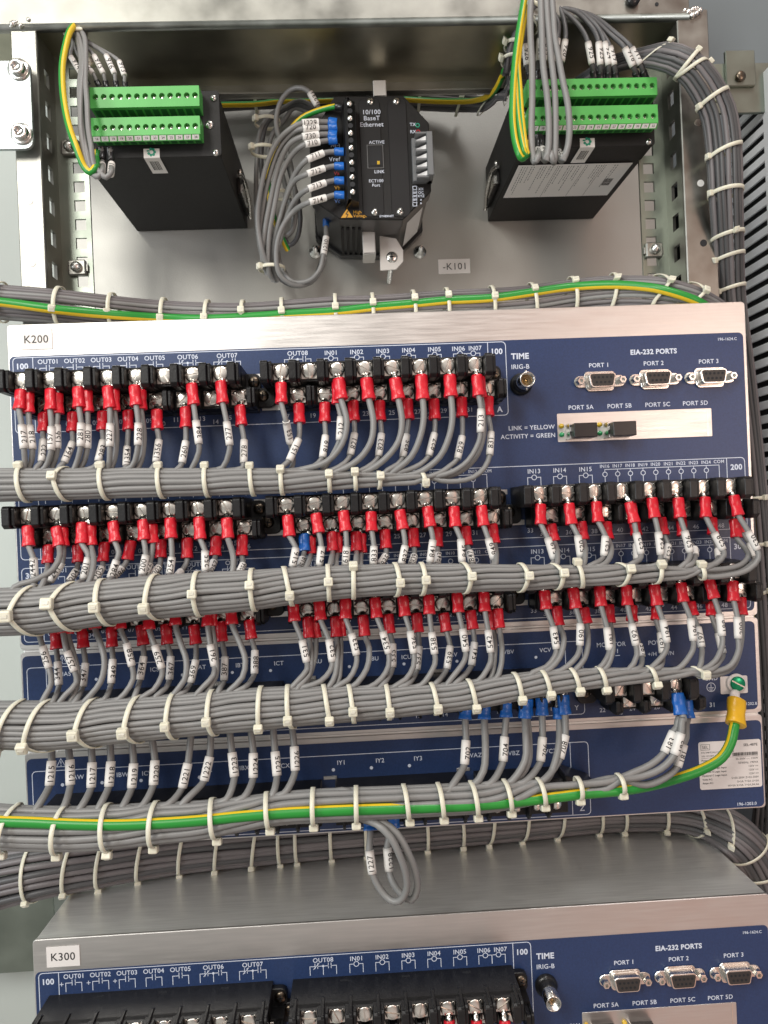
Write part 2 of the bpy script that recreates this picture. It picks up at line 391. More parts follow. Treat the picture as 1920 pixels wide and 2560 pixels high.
# crossbar (folded channel: face, underside, back lip)
zc = U(700, 64, 20).z; xl = U(-120, 60, 20).x; xr = U(1722, 60, 20).x
t = thing('crossbar', 'broad galvanised channel crossing the top of the frame with a rounded front lip', 'crossbar', (xl, 20, zc), None)
b = MB(ZINC); b.box(xl, xr, 18, 20.5, zc + 2, zc + 120, ZINC, .5)
b.tube([Vector((xl, 21, zc + 2)), Vector((xr, 21, zc + 2))], 3.0, ZINC, 16)
b.build('front_face', t)
MB(ZINCG).box(xl, xr, 21, 84, zc - .5, zc + 2, ZINCU).build('underside', t)
z2 = U(900, 240, 84).z
b = MB(ZINC); b.box(xl, xr, 84, 86, z2, zc + 1, ZINC, .4); b.box(xl, xr, 78, 84, z2, z2 + 1.6, ZINC, .3); b.build('back_lip', t)
for c_, a_, b_ in (('1', 850, 465), ):
    q = at(c_, a_, b_, 83); MB(STEEL).lathe([(4, 0), (4, 1.5), (2.6, 2.4), (0, 2.6)], q, STEEL, 6, smooth=False).build('rivet', t)
q = at('8', 1230, 5, 17); MB(BLACKS).lathe([(4.2, 0), (4.2, 2), (2, 3), (0, 3)], q, BLACKS, 16).build('plug', t)
q = at('8', 1450, 38, 17.9); MB(DARK).lathe([(0, 0), (1.2, 0), (1.2, .2), (0, .2)], q, DARK, 12, smooth=False).build('hole_shade', t)  # flat dark disc paints the shade of a small hole
# weld bead lumps at the joints
def lump(c_, x, y, Y, r, label):
    b = MB(STEEL); q = at(c_, x, y, Y)
    for k in range(9):
        o = Vector((random.uniform(-1, 1) * r * 1.6, random.uniform(-.3, .2) * r, random.uniform(-.6, .6) * r)); rr = r * random.uniform(.3, .6)
        b.lathe([(rr * math.sin(a * math.pi / 8), -rr * math.cos(a * math.pi / 8)) for a in range(9)], q + o, STEEL, 10)
    tag(b.build('weld_bead', loc=q), label, 'weld', group='weld beads on the frame')
lump('1', 120, 140, 19, 3.6, 'lumpy weld bead where left post meets the crossbar')
lump('3', 1270, 65, 19, 3.6, 'lumpy weld bead at the right end of the crossbar')
# small lens shaped tape piece in the left inner corner
q = at('1', 270, 245, 55)
b = MB(STEEL); b.box(-3, 3, 0, .6, -12, 12, STEEL, .2, mtx=Matrix.Translation(q) @ Matrix.Rotation(math.radians(25), 4, 'Y'))
tag(b.build('metal_clip', loc=q), 'bright thin metal clip in the inner corner above the left post holes', 'clip')
# left plate with two bolts
def hexbolt(t, q, r=5.6):
    b = MB(STEEL); b.lathe([(r * 1.15, 0), (r * 1.15, 1.1), (r * .95, 1.3), (0, 1.3)], q, STEEL, 24)
    b.lathe([(r * .86, 1.3), (r * .86, 4), (r * .74, 4.8), (r * .42, 4.8), (r * .42, 3), (0, 3)], q, STEEL, 24)
    b.build('bolt', t)
pa = at('P', -60, 152, 12); pb = at('P', 84, 372, 12)
t = thing('joint_plate', 'bright zinc joint plate with two round socket bolts at the left edge', 'joint plate', (pa.x, 14, pb.z))
MB(ZINCJ).rrect(pa.x, pb.x, pb.z, pa.z, 5, 12, 14.5, ZINCJ, .4).build('plate', t)
hexbolt(t, at('1', 112, 415, 12)); hexbolt(t, at('1', 130, 795, 12))
# small bracket top right with bolt
pa = at('3', 1430, 270, 60); pb = at('3', 1590, 450, 60)
t = thing('corner_bracket', 'grey green square bracket with a dark bolt at the top right of the frame', 'bracket', (pa.x, 60, pb.z))
MB(ZINCG).box(pa.x, pb.x, 58, 61, pb.z, pa.z, ZINCG, .5).build('plate', t)
MB(DARKSCREW).lathe([(3.6, 0), (3.6, 1.6), (2.4, 2.6), (0, 2.6)], at('3', 1512, 400, 58), DARKSCREW, 18).build('bolt', t)
pa = at('3', 1330, 320, 62)
boxthing('frame_rail', pa.x, pa.x + 140, 61, 64, pa.z - 36, pa.z - 2, ZINCG, 'pale horizontal rail running right from the bracket at the top right', 'rail')
# cage nuts on the flanges
def cagenut(c_, x, y, label):
    q = at(c_, x, y, 46); t = thing('cage_nut', label, 'cage nut', q, 'cage nuts in the post holes')
    b = MB(ZINC); b.box(q.x - 5.6, q.x + 5.6, 43.5, 47, q.z - 5, q.z + 5, ZINC, .8); b.box(q.x - 6.6, q.x + 6.6, 45, 46.8, q.z - 2.4, q.z + 2.4, ZINC, .3); b.build('cage', t)
    MB(STEEL).lathe([(3.4, 0), (3.4, 2), (2.2, 3.6), (0, 4)], (q.x, 43.6, q.z), STEEL, 18).build('nut', t)
cagenut('1', 462, 1590, 'cage nut with rounded centre low on the left post')
cagenut('3', 1065, 1300, 'cage nut with rounded centre low on the right post')
cagenut('1', 420, 880, 'dull cage nut beside the left terminal module')
# tag on the plate
q0 = at('P', 1095, 649, 149.6); q1 = at('P', 1176, 683, 149.6)
b = MB(STICK); b.box(q0.x, q1.x, 149.3, 149.9, q1.z, q0.z, STICK, .1)
b.text('-K101', (q0.x + q1.x) / 2, (q0.z + q1.z) / 2, 5.2, BLACKINK, y=149.2)
tag(b.build('identification_tag', loc=(q0.x, 149.6, q1.z)), 'white adhesive tag printed -K101 on the mounting plate', 'tag')
# slotted trunking at the right
XD = U(1911, 290, 64).x
t = thing('slotted_trunking', 'white slotted wiring trunking with many fingers running down the right edge', 'trunking', (XD, 110, -520))
ZD = U(1901, 186, 64).z
b = MB(DUCT); z = ZD - 4
MB(DUCT).box(XD, XD + 60, 118, 120, -520, ZD, DUCT).build('base', t)
while z > -520:
    b.box(XD - .8, XD + .8, 64, 118, z - 5.7, z, DUCT, .25); z -= 10.0
b.box(XD - 1.2, XD + 1.2, 54, 64, -520, ZD, DUCT, .3)
tag(b.build('finger_wall', t))
b = MB(DARK); b.box(XD + 5, XD + 6, 56, 118, -520, ZD - 2, DARK); b.build('interior_shade_sheet', t)  # dark sheet added as the shade seen between the fingers

# ================================================================== relay units
def screw_geo(b, x, y, z, r=4.2, slot=None, washer=True, M=SCREW, phil=False):
    """round-headed slotted screw facing -Y; washer = square clamp plate"""
    if slot is None: slot = random.uniform(0, math.pi)
    if washer:
        b.box(x - 4.4, x + 4.4, y + .6, y + 1.5, z - 4.4, z + 4.4, SCREWD, .2)
        for sx in (-1, 1): b.lathe([(.65, 0), (.5, .8), (0, 1)], (x + sx * 3.4, y + .6, z + 3.5), SCREW, 8)
    # dome built as a grid clipped by the slot
    n = 28; R = r; H = 1.5; w = .40
    ca, sa = math.cos(slot), math.sin(slot)
    prof = [(R, 0), (R * .99, .6), (R * .93, .85), (R * .76, 1.05), (R * .45, 1.2), (0, 1.25)]
    vs = []; fs = []
    for side in (1, -1):
        base = len(vs)
        rings = []
        for (rr, h) in prof:
            ring = []
            lim = w
            for k in range(n // 2 + 1):
                tt = math.pi * k / (n // 2)
                u, v = rr * math.cos(tt), rr * math.sin(tt)
                v = max(v, lim) * side if rr > lim else lim * side
                if rr <= lim: u = 0 if rr == 0 else u
                ring.append(len(vs)); vs.append((x + u * ca - v * sa, y - h, z + u * sa + v * ca))
            rings.append(ring)
        for i in range(len(rings) - 1):
            for k in range(len(rings[i]) - 1):
                q = [rings[i][k], rings[i][k + 1], rings[i + 1][k + 1], rings[i + 1][k]]
                fs.append(q if side > 0 else q[::-1])
        # slot wall
        for i in range(len(rings) - 1):
            pass
    b.add(vs, fs, M, True)
    if not phil:
        # slot floor and walls
        L = R * .985
        def P(u, v, h): return (x + u * ca - v * sa, y - h, z + u * sa + v * ca)
        b.add([P(-L, -w, .55), P(L, -w, .55), P(L, w, .55), P(-L, w, .55)], [[0, 1, 2, 3]], SCREWD)
        for sg in (-1, 1):
            b.add([P(-L, sg * w, .5), P(-R * .72, sg * w, 1.05), P(-R * .4, sg * w, 1.2), P(R * .4, sg * w, 1.2), P(R * .72, sg * w, 1.05), P(L, sg * w, .5)], [[0, 1, 2, 3, 4, 5]], SCREWD)
def phillips(b, x, y, z, r=3.4, M=DARKSCREW):
    b.lathe([(r, 0), (r * .96, .6), (r * .7, 1.2), (r * .3, 1.5), (0, 1.55)], (x, y, z), M, 20)
    a = random.uniform(0, 1.5)
    for k in range(2):
        mt = Matrix.Translation((x, y - 1.45, z)) @ Matrix.Rotation(a + k * math.pi / 2, 4, 'Y')
        b.box(-r * .52, r * .52, -.12, .3, -r * .11, r * .11, DARK, mtx=mt)
SCREWS = []   # (x, y, z, tier) of every terminal screw of the upper unit
def terminal_block(parent, x0, zT, n=8, pitch=15.45, tag_=None, dz=12.0, rec=True, nb=None, ears=(True, True), label=None):
    """double-tier barrier strip; x0 = first upper screw, zT = height of the upper screws"""
    nb = n if nb is None else nb
    xa = x0 - pitch / 2 - 3.1; xb_ = x0 + (n - 1) * pitch + pitch / 2 + 3.1; zt_ = zT + 4.9; zl = zT - dz
    b = MB(BLACK)
    xB0 = xa + pitch / 2 + .4; xB1 = x0 + 8.2 + (nb - 1) * pitch + pitch / 2 + 2
    # upper tier body (profile in Y,Z) and lower tier body
    b.prism([(0, zt_), (-27.2, zt_), (-27.8, zt_ - .9), (-25.5, zt_ - 1.0), (-25.5, zT - 5.6), (-15.5, zT - 6.4), (0, zT - 6.4)], 'x', xa, xb_, BLACK)
    b.prism([(0, zT - 6.4), (-16.4, zT - 6.4), (-16.4, zl - 5.6), (-12, zl - 7.0), (0, zl - 7.0)], 'x', xB0, xB1, BLACK)
    for k in range(n + 1):
        xc = x0 - pitch / 2 + k * pitch
        b.prism([(-24, zt_ + .25), (-34.5, zt_ + .25), (-36, zt_ - 1.2), (-36, zT - 5.4), (-33.5, zT - 7.2), (-16, zT - 7.2)], 'x', xc - 3.0, xc + 1.2, BLACK, .35)
        b.prism([(-24, zt_ + .1), (-32.5, zt_ + .1), (-34, zt_ - 1.3), (-34, zT - 5.2), (-30.5, zT - 6.8), (-20, zT - 6.8)], 'x', xc + 1.3, xc + 3.1, BLACK, .3)
    for k in range(nb + 1):
        xc = x0 + 8.2 - pitch / 2 + k * pitch
        if xc < xB0 - 1: continue
        b.prism([(-15, zT - 7.6), (-26, zT - 7.6), (-27, zT - 8.6), (-27, zl - 4.6), (-24.5, zl - 6.8), (-12, zl - 6.8)], 'x', xc - 2.4, xc + .2, BLACK, .3)
        b.prism([(-15, zT - 7.7), (-25, zT - 7.7), (-26, zT - 8.7), (-26, zl - 4.4), (-23.5, zl - 6.4), (-12, zl - 6.4)], 'x', xc + .4, xc + 2.2, BLACK, .3)
    # mounting ears
    if ears[1]: b.rrect(xb_ - 4, xb_ + 8.5, zT - 8, zT + 3.5, 3.5, -5, -.4, BLACK, .4)
    if ears[0]: b.rrect(xa - 7, xa + 5, zl - 4.5, zl + 7, 3.5, -5, -.4, BLACK, .4)
    blk = b.build('terminal_block', parent)
    if label: blk['label'] = label
    for k in range(n):
        q = MB(SCREW); screw_geo(q, x0 + k * pitch, -27.2, zT); q.build('screw', blk)
        if rec: SCREWS.append((x0 + k * pitch, -27.2, zT, 'T'))
    for k in range(nb):
        q = MB(SCREW); screw_geo(q, x0 + 8.2 + k * pitch, -18.2, zl); q.build('screw', blk)
        if rec: SCREWS.append((x0 + 8.2 + k * pitch, -18.2, zl, 'B'))
    if ears[1]: q = MB(DARKSCREW); phillips(q, xb_ + 4.6, -5, zT - 1.4); q.build('mounting_screw', blk)
    if ears[0]: q = MB(DARKSCREW); phillips(q, xa - 2.2, -5, zl + 2.4); q.build('mounting_screw', blk)
    return blk

def contact_no(b, x, z, plus=False, w=9.2):
    L = lambda p: b.line(p, .38, WHITEINK)
    L([(x - w / 2, z - 5), (x - w / 2, z), (x - .9, z)]); L([(x + .9, z), (x + w / 2, z), (x + w / 2, z - 5)])
    L([(x - .9, z - 1.3), (x - .9, z + 1.7)]); L([(x + .9, z - 1.3), (x + .9, z + 1.7)])
    if plus: L([(x - w / 2 - 3.3, z - .6), (x - w / 2 - 1.4, z - .6)]); b.line([(x - w / 2 - 2.35, z - 1.5), (x - w / 2 - 2.35, z + .4)], .38, WHITEINK, y=-.37)
def contact_co(b, x, z):
    L = lambda p: b.line(p, .38, WHITEINK)
    L([(x - 7.8, z - 5), (x - 7.8, z), (x - 4.8, z)]); L([(x - 4.8, z - 1.3), (x - 4.8, z + 1.6)]); L([(x - 3.2, z - 1.3), (x - 3.2, z + 1.6)])
    b.line([(x - 5.6, z - 1.6), (x - 2.4, z + 1.8)], .38, WHITEINK, y=-.38)
    L([(x - 3.2, z), (x + 3.1, z)]); b.line([(x, z), (x, z - 5)], .38, WHITEINK, y=-.38); b.ring(x, z, .35, .7, WHITEINK, fill=True, y=-.39)
    L([(x + 3.1, z - 1.3), (x + 3.1, z + 1.6)]); L([(x + 4.7, z - 1.3), (x + 4.7, z + 1.6)]); L([(x + 4.7, z), (x + 7.8, z), (x + 7.8, z - 5)])
def coil(b, x, z, w=7.9):
    b.line([(x - w / 2, z - 5), (x - w / 2, z), (x - 1.5, z)], .38, WHITEINK); b.line([(x + 1.5, z), (x + w / 2, z), (x + w / 2, z - 5)], .38, WHITEINK)
    b.ring(x, z, 1.45, .42, WHITEINK)
def rr_line(b, x0, x1, z0, z1, r=2.2, w=.42, sides='tblr'):
    p = []
    for cx, cz, a in ((x1 - r, z1 - r, 0), (x0 + r, z1 - r, 90), (x0 + r, z0 + r, 180), (x1 - r, z0 + r, 270)):
        for k in range(4): t = math.radians(a + k * 30); p.append((cx + r * math.cos(t), cz + r * math.sin(t)))
    b.line(p, w, WHITEINK, closed=True, y=-.31)
def legend_io(b, zo, mid='100'):
    """header, symbols, terminal numbers of one full row whose upper screws are at zo"""
    z = zo + 15.6
    for i, x in enumerate((22.8, 38.3, 53.6)): b.text('OUT0%d' % (i + 1), x, z, 2.35, WHITEINK); contact_no(b, x, z - 3.8, True)
    for i, x in enumerate((69.1, 84.6)): b.text('OUT0%d' % (i + 4), x, z, 2.35, WHITEINK); contact_no(b, x, z - 3.8)
    for i, x in enumerate((103.8, 126.8, 168.2)): b.text('OUT0%d' % (i + 6), x, z, 2.35, WHITEINK); contact_co(b, x - .1, z - 3.6)
def legend_nums(b, zo, lo, hi, x0, first):
    n = first; x = x0
    while n <= hi:
        b.text('%02d' % n, x, zo - 21.2 - (2.1 if n % 2 == 0 else 0), 2.35, WHITEINK); x += 7.75; n += 1
    return
LEDs = []
def db9(parent, x, z, name='serial_port'):
    b = MB(STEEL)
    def dsh(w1, w2, h, r=2.0):
        p = []
        for cx, cz, a in ((w1 - r, h - r, 0), (-w1 + r, h - r, 90), (-w2 + r, -h + r, 190), (w2 - r, -h + r, 280)):
            for k in range(5): t = math.radians(a + k * 20); p.append((x + cx + r * math.cos(t), z + cz + r * math.sin(t)))
        return p
    b.rrect(x - 15.5, x + 15.5, z - 3.6, z + 3.6, 3.2, -1.2, -.3, STEEL, .3)
    b.prism(dsh(9.4, 8.4, 6.0), 'y', -.3, -1.5, STEEL, .3)
    b.prism(dsh(8.6, 7.6, 5.0), 'y', -1.4, -2.2, SCREWD, .2)
    b.prism(dsh(8.2, 7.2, 4.4), 'y', -2.0, -6.6, STEEL, .3)
    o = b.build(name, parent)
    b = MB(SOCK); b.prism(dsh(7.3, 6.3, 3.6, 1.3), 'y', -6.0, -6.9, SOCK, .1)
    for k in range(5): b.lathe([(.75, 0), (.75, .15), (0, .15)], (x - 5.0 + k * 2.5, -6.9, z + 1.5), DARK, 10, smooth=False)
    for k in range(4): b.lathe([(.75, 0), (.75, .15), (0, .15)], (x - 3.75 + k * 2.5, -6.9, z - 1.4), DARK, 10, smooth=False)
    b.build('socket_insert', o)
    for sx in (-1, 1):
        b = MB(STEEL); b.lathe([(2.5, 0), (2.5, 4.0), (2.1, 4.6), (1.2, 4.6), (1.2, 2.5), (0, 2.5)], (x + sx * 12.6, -1.2, z), STEEL, 6, smooth=False); b.build('jack_screw', o)
def bnc(parent, x, z):
    b = MB(BLACKS); b.lathe([(6.6, 0), (6.6, 2.2), (5.6, 3), (5.2, 3.2), (5.1, 8), (4.6, 9.5), (0, 9.5)], (x, -.3, z), BLACKS, 28)
    o = b.build('coax_connector', parent)
    b = MB(STEEL); b.lathe([(4.6, 8), (4.6, 18.2), (4.3, 18.7), (3.8, 18.7), (3.8, 11), (0, 11)], (x, -.3, z), STEEL, 32)
    for sx in (-1, 1): b.lathe([(.8, 0), (.7, 1.3), (0, 1.4)], (x, -15.5, z + sx * 4.5), STEEL, 10, ax=(0, 0, sx))
    b.build('metal_barrel', o)
    b = MB(GOLD); b.lathe([(1.7, 10.8), (1.7, 12.5), (.9, 12.6), (.9, 15), (0, 15)], (x, -.3, z), GOLD, 14); b.build('centre_pin', o)
def relay(tagtxt, zo, label, sect, blocks):
    """19-inch relay unit; zo = height of its top edge"""
    root = thing('protection_relay', label, 'relay', (0, 0, zo - sect[-1][1]), 'navy and aluminium relay units')
    root['_o'] = (0, 0, zo - sect[-1][1])
    Wd = 439.0; H = sect[-1][1]
    b = MB(ALUTOP)
    b.box(1.2, Wd - 1.2, 1.5, 190, zo - H + .8, zo - .6, ALUTOP, .8, 2); b.build('chassis', root)
    for (a, c, p0_, p1_) in sect:
        b = MB(ALU); b.rrect(0, Wd, zo - c + .25, zo - a - .25, 2.2, -.05, 2.2, ALU, .35); o = b.build('front_frame', root)
    # side strips folded round the corners
    return root
A1 = [(0, 190.5, 0, 0), (191.2, 249.3, 0, 0), (250.0, 307.0, 0, 0)]
def face1(root, z0, full):
    """large navy face: rows 100 (and 200, 300)"""
    zb_ = z0 - (187.3 if full else 110)
    b = MB(BLUE); b.rrect(.9, 437, zb_, z0 - 18.9, 3, -.25, -.1, BLUE)
    rr_line(b, 2.9, 292.0, z0 - 63.6, z0 - 19.8)
    b.line([(14.3, z0 - 20), (14.3, z0 - 63.4)], .42, WHITEINK); b.line([(281.3, z0 - 20), (281.3, z0 - 63.4)], .42, WHITEINK)
    b.text('100', 8.4, z0 - 24.8, 2.9, WHITEINK, bold=1); b.text('100', 286.9, z0 - 25.4, 2.9, WHITEINK, bold=1); b.text('A', 287, z0 - 60, 2.9, WHITEINK, bold=1)
    zT = z0 - 38.1; legend_io(b, zT)
    for i, x in enumerate((187.7, 203.1, 218.6, 234, 249.4)): b.text('IN0%d' % (i + 1), x, zT + 15.2, 2.35, WHITEINK); coil(b, x, zT + 12)
    for i, x in enumerate((263.8, 273.8)): b.text('IN0%d' % (i + 6), x, zT + 15.1, 2.35, WHITEINK)
    coil(b, 264.6, zT + 12, 8); coil(b, 272.5, zT + 12, 8)
    b.text('TIME', 300.5, z0 - 28.7, 3.0, WHITEINK, bold=1.2); b.text('IRIG-B', 300.5, z0 - 35, 2.4, WHITEINK)
    b.text('196-1624.C', 427.2, z0 - 22.6, 1.5, WHITEINK); b.text('EIA-232 PORTS', 381.7, z0 - 28.7, 2.6, WHITEINK, bold=1.2)
    for i, x in enumerate((347.8, 381.4, 415.1)): b.text('PORT %d' % (i + 1), x, z0 - 35.7, 2.25, WHITEINK, bold=.3)
    for i, x in enumerate((336.1, 359.5, 382.8, 405.9)): b.text('PORT 5' + 'ABCD'[i], x, z0 - 60.6, 2.3, WHITEINK, bold=.3)
    b.text('LINK = YELLOW', 319.7, z0 - 71.6, 2.3, WHITEINK, align=1, bold=.2); b.text('ACTIVITY = GREEN', 319.7, z0 - 76.6, 2.3, WHITEINK, align=1, bold=.2)
    x = 18.0; n = 1
    while n <= 16: b.text('%02d' % n, x, z0 - (59.1 if n % 2 else 61.2), 2.35, WHITEINK); x += 7.75; n += 1
    x = 160.4; n = 17
    while n <= 31: b.text('%02d' % n, x, z0 - (59.6 if n % 2 else 61.7), 2.35, WHITEINK); x += 7.75; n += 1
    if full:
        for zo2, num in ((-73.9, '200'), (-121.9, '300')):
            zz = z0 + zo2
            top = zz - 20.6; bot = zz - 63.6
            rr_line(b, 2.9, 434.6, bot, top)
            b.line([(14.2, top), (14.2, bot)], .42, WHITEINK); b.line([(423.6, top), (423.6, bot)], .42, WHITEINK)
            b.text(num, 8.6, zz - 25, 2.9, WHITEINK, bold=1); b.text(num, 429.4, zz - 26.2, 2.9, WHITEINK, bold=1)
            legend_io(b, zz - 38.1)
            for i in range(12):
                x = 184 + i * 7.75; b.text('IN%02d' % (i + 1) if i < 12 else 'COM', x, zz - 22.6, 1.6, WHITEINK)
                b.ring(x, zz - 27.4, 1.3, .4, WHITEINK); b.line([(x, zz - 28.7), (x, zz - 34)], .38, WHITEINK)
            b.text('COM', 277.5, zz - 22.6, 1.6, WHITEINK)
            b.line([(184, zz - 26.1), (184, zz - 24.6), (277.5, zz - 24.6), (277.5, zz - 34)], .38, WHITEINK)
            for i, x in enumerate((306.0, 321.6, 337.2)): b.text('IN%d' % (13 + i), x, zz - 23.9, 2.35, WHITEINK); coil(b, x, zz - 27.6)
            for i in range(9):
                x = 348.9 + i * 7.75; b.text('IN%d' % (16 + i), x, zz - 22.6, 1.75, WHITEINK); b.ring(x, zz - 27.5, 1.35, .42, WHITEINK)
                b.line([(x, zz - 28.9), (x, zz - 34)], .38, WHITEINK); b.line([(x, zz - 26.1), (x, zz - 24.6)], .38, WHITEINK)
            b.text('COM', 418.8, zz - 22.5, 1.75, WHITEINK); b.line([(348.9, zz - 24.6), (418.8, zz - 24.6), (418.8, zz - 34)], .38, WHITEINK, y=-.36)
            for st, cnt, fx in ((1, 16, 18.0), (17, 15, 160.4), (33, 16, 302.3)):
                x = fx
                for n in range(st, st + cnt): b.text('%02d' % n, x, zz - (59.1 if n % 2 else 61.2), 2.35, WHITEINK); x += 7.75
    o = b.build('printed_face_plate', root)
    # fibre port window
    b = MB(ALU); b.rrect(321.2, 415.4, z0 - 81, z0 - 64.0, .6, -.6, -.2, ALU, .1)
    b.box(412.4, 413.0, -.8, -.5, z0 - 80.6, z0 - 64.6, SCREWD)
    o = b.build('fibre_port_bezel', root)
    for x in (326.0, 349.0):
        b = MB(BLACKS); b.box(x + .9, x + 14.4, -16, -.4, z0 - 79.9, z0 - 71.6, BLACKS, .3); b.build('fibre_module', o)
        b = MB(STEEL); b.box(x, x + 14.9, -3.5, -.4, z0 - 80.1, z0 - 79.7, STEEL); b.box(x, x + .8, -9, -.4, z0 - 80.1, z0 - 70.8, STEEL, .1); b.box(x - .4, x + 2.2, -12, -10, z0 - 80.2, z0 - 78.6, STEEL, .1); b.box(x - .4, x + 2.2, -12, -10, z0 - 76, z0 - 73.6, STEEL, .1)
        b.build('metal_cage', o)
    for x in (323.5, 346.6):
        for dz_, M_, nm in ((-71.5, YLED, 'yellow_indicator'), (-76.7, GLED, 'green_indicator')):
            q = MB(M_); q.lathe([(1.5, 0), (1.5, 1.2), (1.0, 2.0), (0, 2.3)], (x, -.5, z0 + dz_), M_, 14); q.build(nm, o)
    bnc(root, 300.1, z0 - 45.8)
    for x in (347.9, 381.4, 415.1): db9(root, x, z0 - 45.6)
def idtag(root, txt, x0, x1, z0_, z1_, M=STICK):
    b = MB(M); b.box(x0, x1, -.55, -.25, z0_, z1_, M, .08); b.text(txt, (x0 + x1) / 2, (z0_ + z1_) / 2, 4.4, BLACKINK, y=-.62, bold=.3)
    b.build('identification_tag', root)

R2 = relay('K200', 0.0, 'aluminium and navy relay unit tagged K200 with three wired terminal rows', A1, None)
face1(R2, 0.0, True)
idtag(R2, 'K200', 7.7, 26.2, -15.3, -3.2, mat('cream_sticker', (.80, .76, .72), .45))
R3 = relay('K300', -358.8, 'aluminium and navy relay unit tagged K300 at the bottom with black shrouded terminals', [(0, 130, 0, 0)], None)
face1(R3, -358.8, False)
idtag(R3, 'K300', 7.9, 27.0, -375.3, -363.4)
LB = 'black terminal block of row %s, %s'
for row, zT in (('100', -38.1), ('200', -112.0), ('300', -160.0)):
    terminal_block(R2, 19.1, zT, pitch=15.42, label=LB % (row, 'left'), ears=(False, True))
    terminal_block(R2, 160.3, zT, pitch=15.45, label=LB % (row, 'middle'))
    if row != '100': terminal_block(R2, 302.3, zT, pitch=15.52, label=LB % (row, 'right'), ears=(True, False))
# phillips screw and bare metal windows beside the blocks
for zT in (-38.1, -112.0, -160.0):
    for x0_, x1_, za, zb_ in ((139, 147.5, 1.2, 4.2), (146, 157, -17.6, -14.4)) + (((281.5, 289.5, 1, 4),) if zT < -50 else ()) + (((288.5, 299, -17.6, -14.4),) if zT < -50 else ()):
        MB(ALU).box(x0_, x1_, -.5, -.2, zT + za, zT + zb_, ALU, .1).build('bare_metal_window', R2)
terminal_block(R3, 19.3, -358.8 - 38.4, pitch=15.45, rec=False, label='black terminal block on the left of the lower unit', ears=(False, True))
terminal_block(R3, 160.9, -358.8 - 38.4, pitch=15.45, rec=False, label='black terminal block on the right of the lower unit')
# deep shroud roof of the lower unit's blocks
for xa, xb_ in ((8.4, 138.4), (150.0, 280.0)):
    b = MB(BLACK); zz = -358.8 - 33.3
    b.prism([(0, zz + .5), (-24, zz + .5), (-26.8, zz - .3), (-26.8, zz - .6), (0, zz - .6)], 'x', xa, xb_, BLACK, .25)
    for k in range(9):
        xc = xa + 3.2 + k * 15.45; b.prism([(-18, zz + .4), (-21, zz + 1.8), (-36, zz + .6), (-36, zz - 1), (-18, zz - 1)], 'x', xc - .8, xc + .8, BLACK, .2)
    for k in range(3): b.box(xa + 28 + k * 36, xa + 33 + k * 36, -5.5, -3.4, zz + .4, zz + .56, DARK)
    b.build('terminal_shroud', R3)

# second face: current inputs, power block, earth stud
def warn(b, x, z, s=2.6):
    b.line([(x, z + s), (x - s, z - s * .8), (x + s, z - s * .8)], .36, WHITEINK, closed=True); b.text('!', x, z - .2, 2.6, WHITEINK, bold=.4)
b = MB(BLUE); b.rrect(1, 436.6, -246.9, -193.6, 3, -.25, -.1, BLUE)
rr_line(b, 3.5, 330.6, -244.3, -200.6)
b.line([(14.5, -200.7), (14.5, -244)], .42, WHITEINK); b.line([(320.3, -200.7), (320.3, -244)], .42, WHITEINK)
warn(b, 24, -196.9)
for t_, x, dx in (('IAS', 26.2, 43.1), ('IBS', 51, 68), ('ICS', 77, 93), ('IAT', 104.2, 119), ('IBT', 126.8, 122.1), ('ICT', 149.6, 144.5), ('IAU', 172, 168), ('IBU', 205.8, 191), ('ICU', 225, 223.4), ('VAV', 252, 255), ('VBV', 286.2, 276), ('VCV', 308.3, 302.5)):
    b.text(t_, x, -204.9, 2.2, WHITEINK); b.ring(dx, -209, .45, .9, WHITEINK, fill=True)
b.text('MONITOR', 348.4, -203.5, 2.3, WHITEINK); b.text('1', 352, -207.6, 2.3, WHITEINK); b.line([(350.8, -210.4), (353.2, -210.4)], .4, WHITEINK); b.text('+', 345, -210.4, 2.3, WHITEINK)
b.text('POWER', 377.5, -203.7, 2.3, WHITEINK); b.text('+/H', 373, -210.5, 2.1, WHITEINK); b.text('-/N', 384, -210.5, 2.1, WHITEINK)
b.text('GND', 408.4, -226.9, 2.2, WHITEINK); b.ring(408.2, -232.3, 2.6, .4, WHITEINK)
for w_, zz in ((3, -232.6), (2, -233.4), (1, -234.2)): b.line([(408.2 - w_ / 2, zz), (408.2 + w_ / 2, zz)], .35, WHITEINK)
b.line([(408.2, -232.5), (408.2, -230.6)], .35, WHITEINK)
b.text('31', 408.3, -242.9, 2.4, WHITEINK); b.text('196-1202.B', 430.5, -243.4, 1.5, WHITEINK)
b.text('Y', 325.8, -240.3, 2.6, WHITEINK, bold=.3)
for n, x in ((22, 341.4), (23, 352), (24, 359.5), (25, 367), (26, 374.5), (30, 388)): b.text('%d' % n, x, -242.6 - (2 if n % 2 else 0), 2.2, WHITEINK)
for n in range(1, 19): b.text('%02d' % n, 20 + n * 16.2, -240.2, 2.2, WHITEINK)
b.build('printed_face_plate', R2)
b = MB(BLUE); b.rrect(1, 438, -305.9, -253.6, 3, -.25, -.1, BLUE)
rr_line(b, 4.0, 331.7, -304.5, -261.0)
b.line([(320.8, -261.1), (320.8, -304.4)], .42, WHITEINK)
warn(b, 20.8, -256.8)
for t_, x, dx in (('IAW', 30.1, 21.2), ('IBW', 56, 44), ('ICW', 71, 66.5), ('IAX', 105, 100.4), ('IBX', 126.9, 122), ('ICX', 150.4, 146), ('IY1', 183.6, 179), ('IY2', 206.8, 201.5), ('IY3', 229.4, 224.1), ('VAZ', 263.9, 258), ('VBZ', 286.8, 281), ('VCZ', 309.1, 303)):
    b.text(t_, x, -265.4, 2.3, WHITEINK); b.ring(dx, -269.5, .5, 1.0, WHITEINK, fill=True)
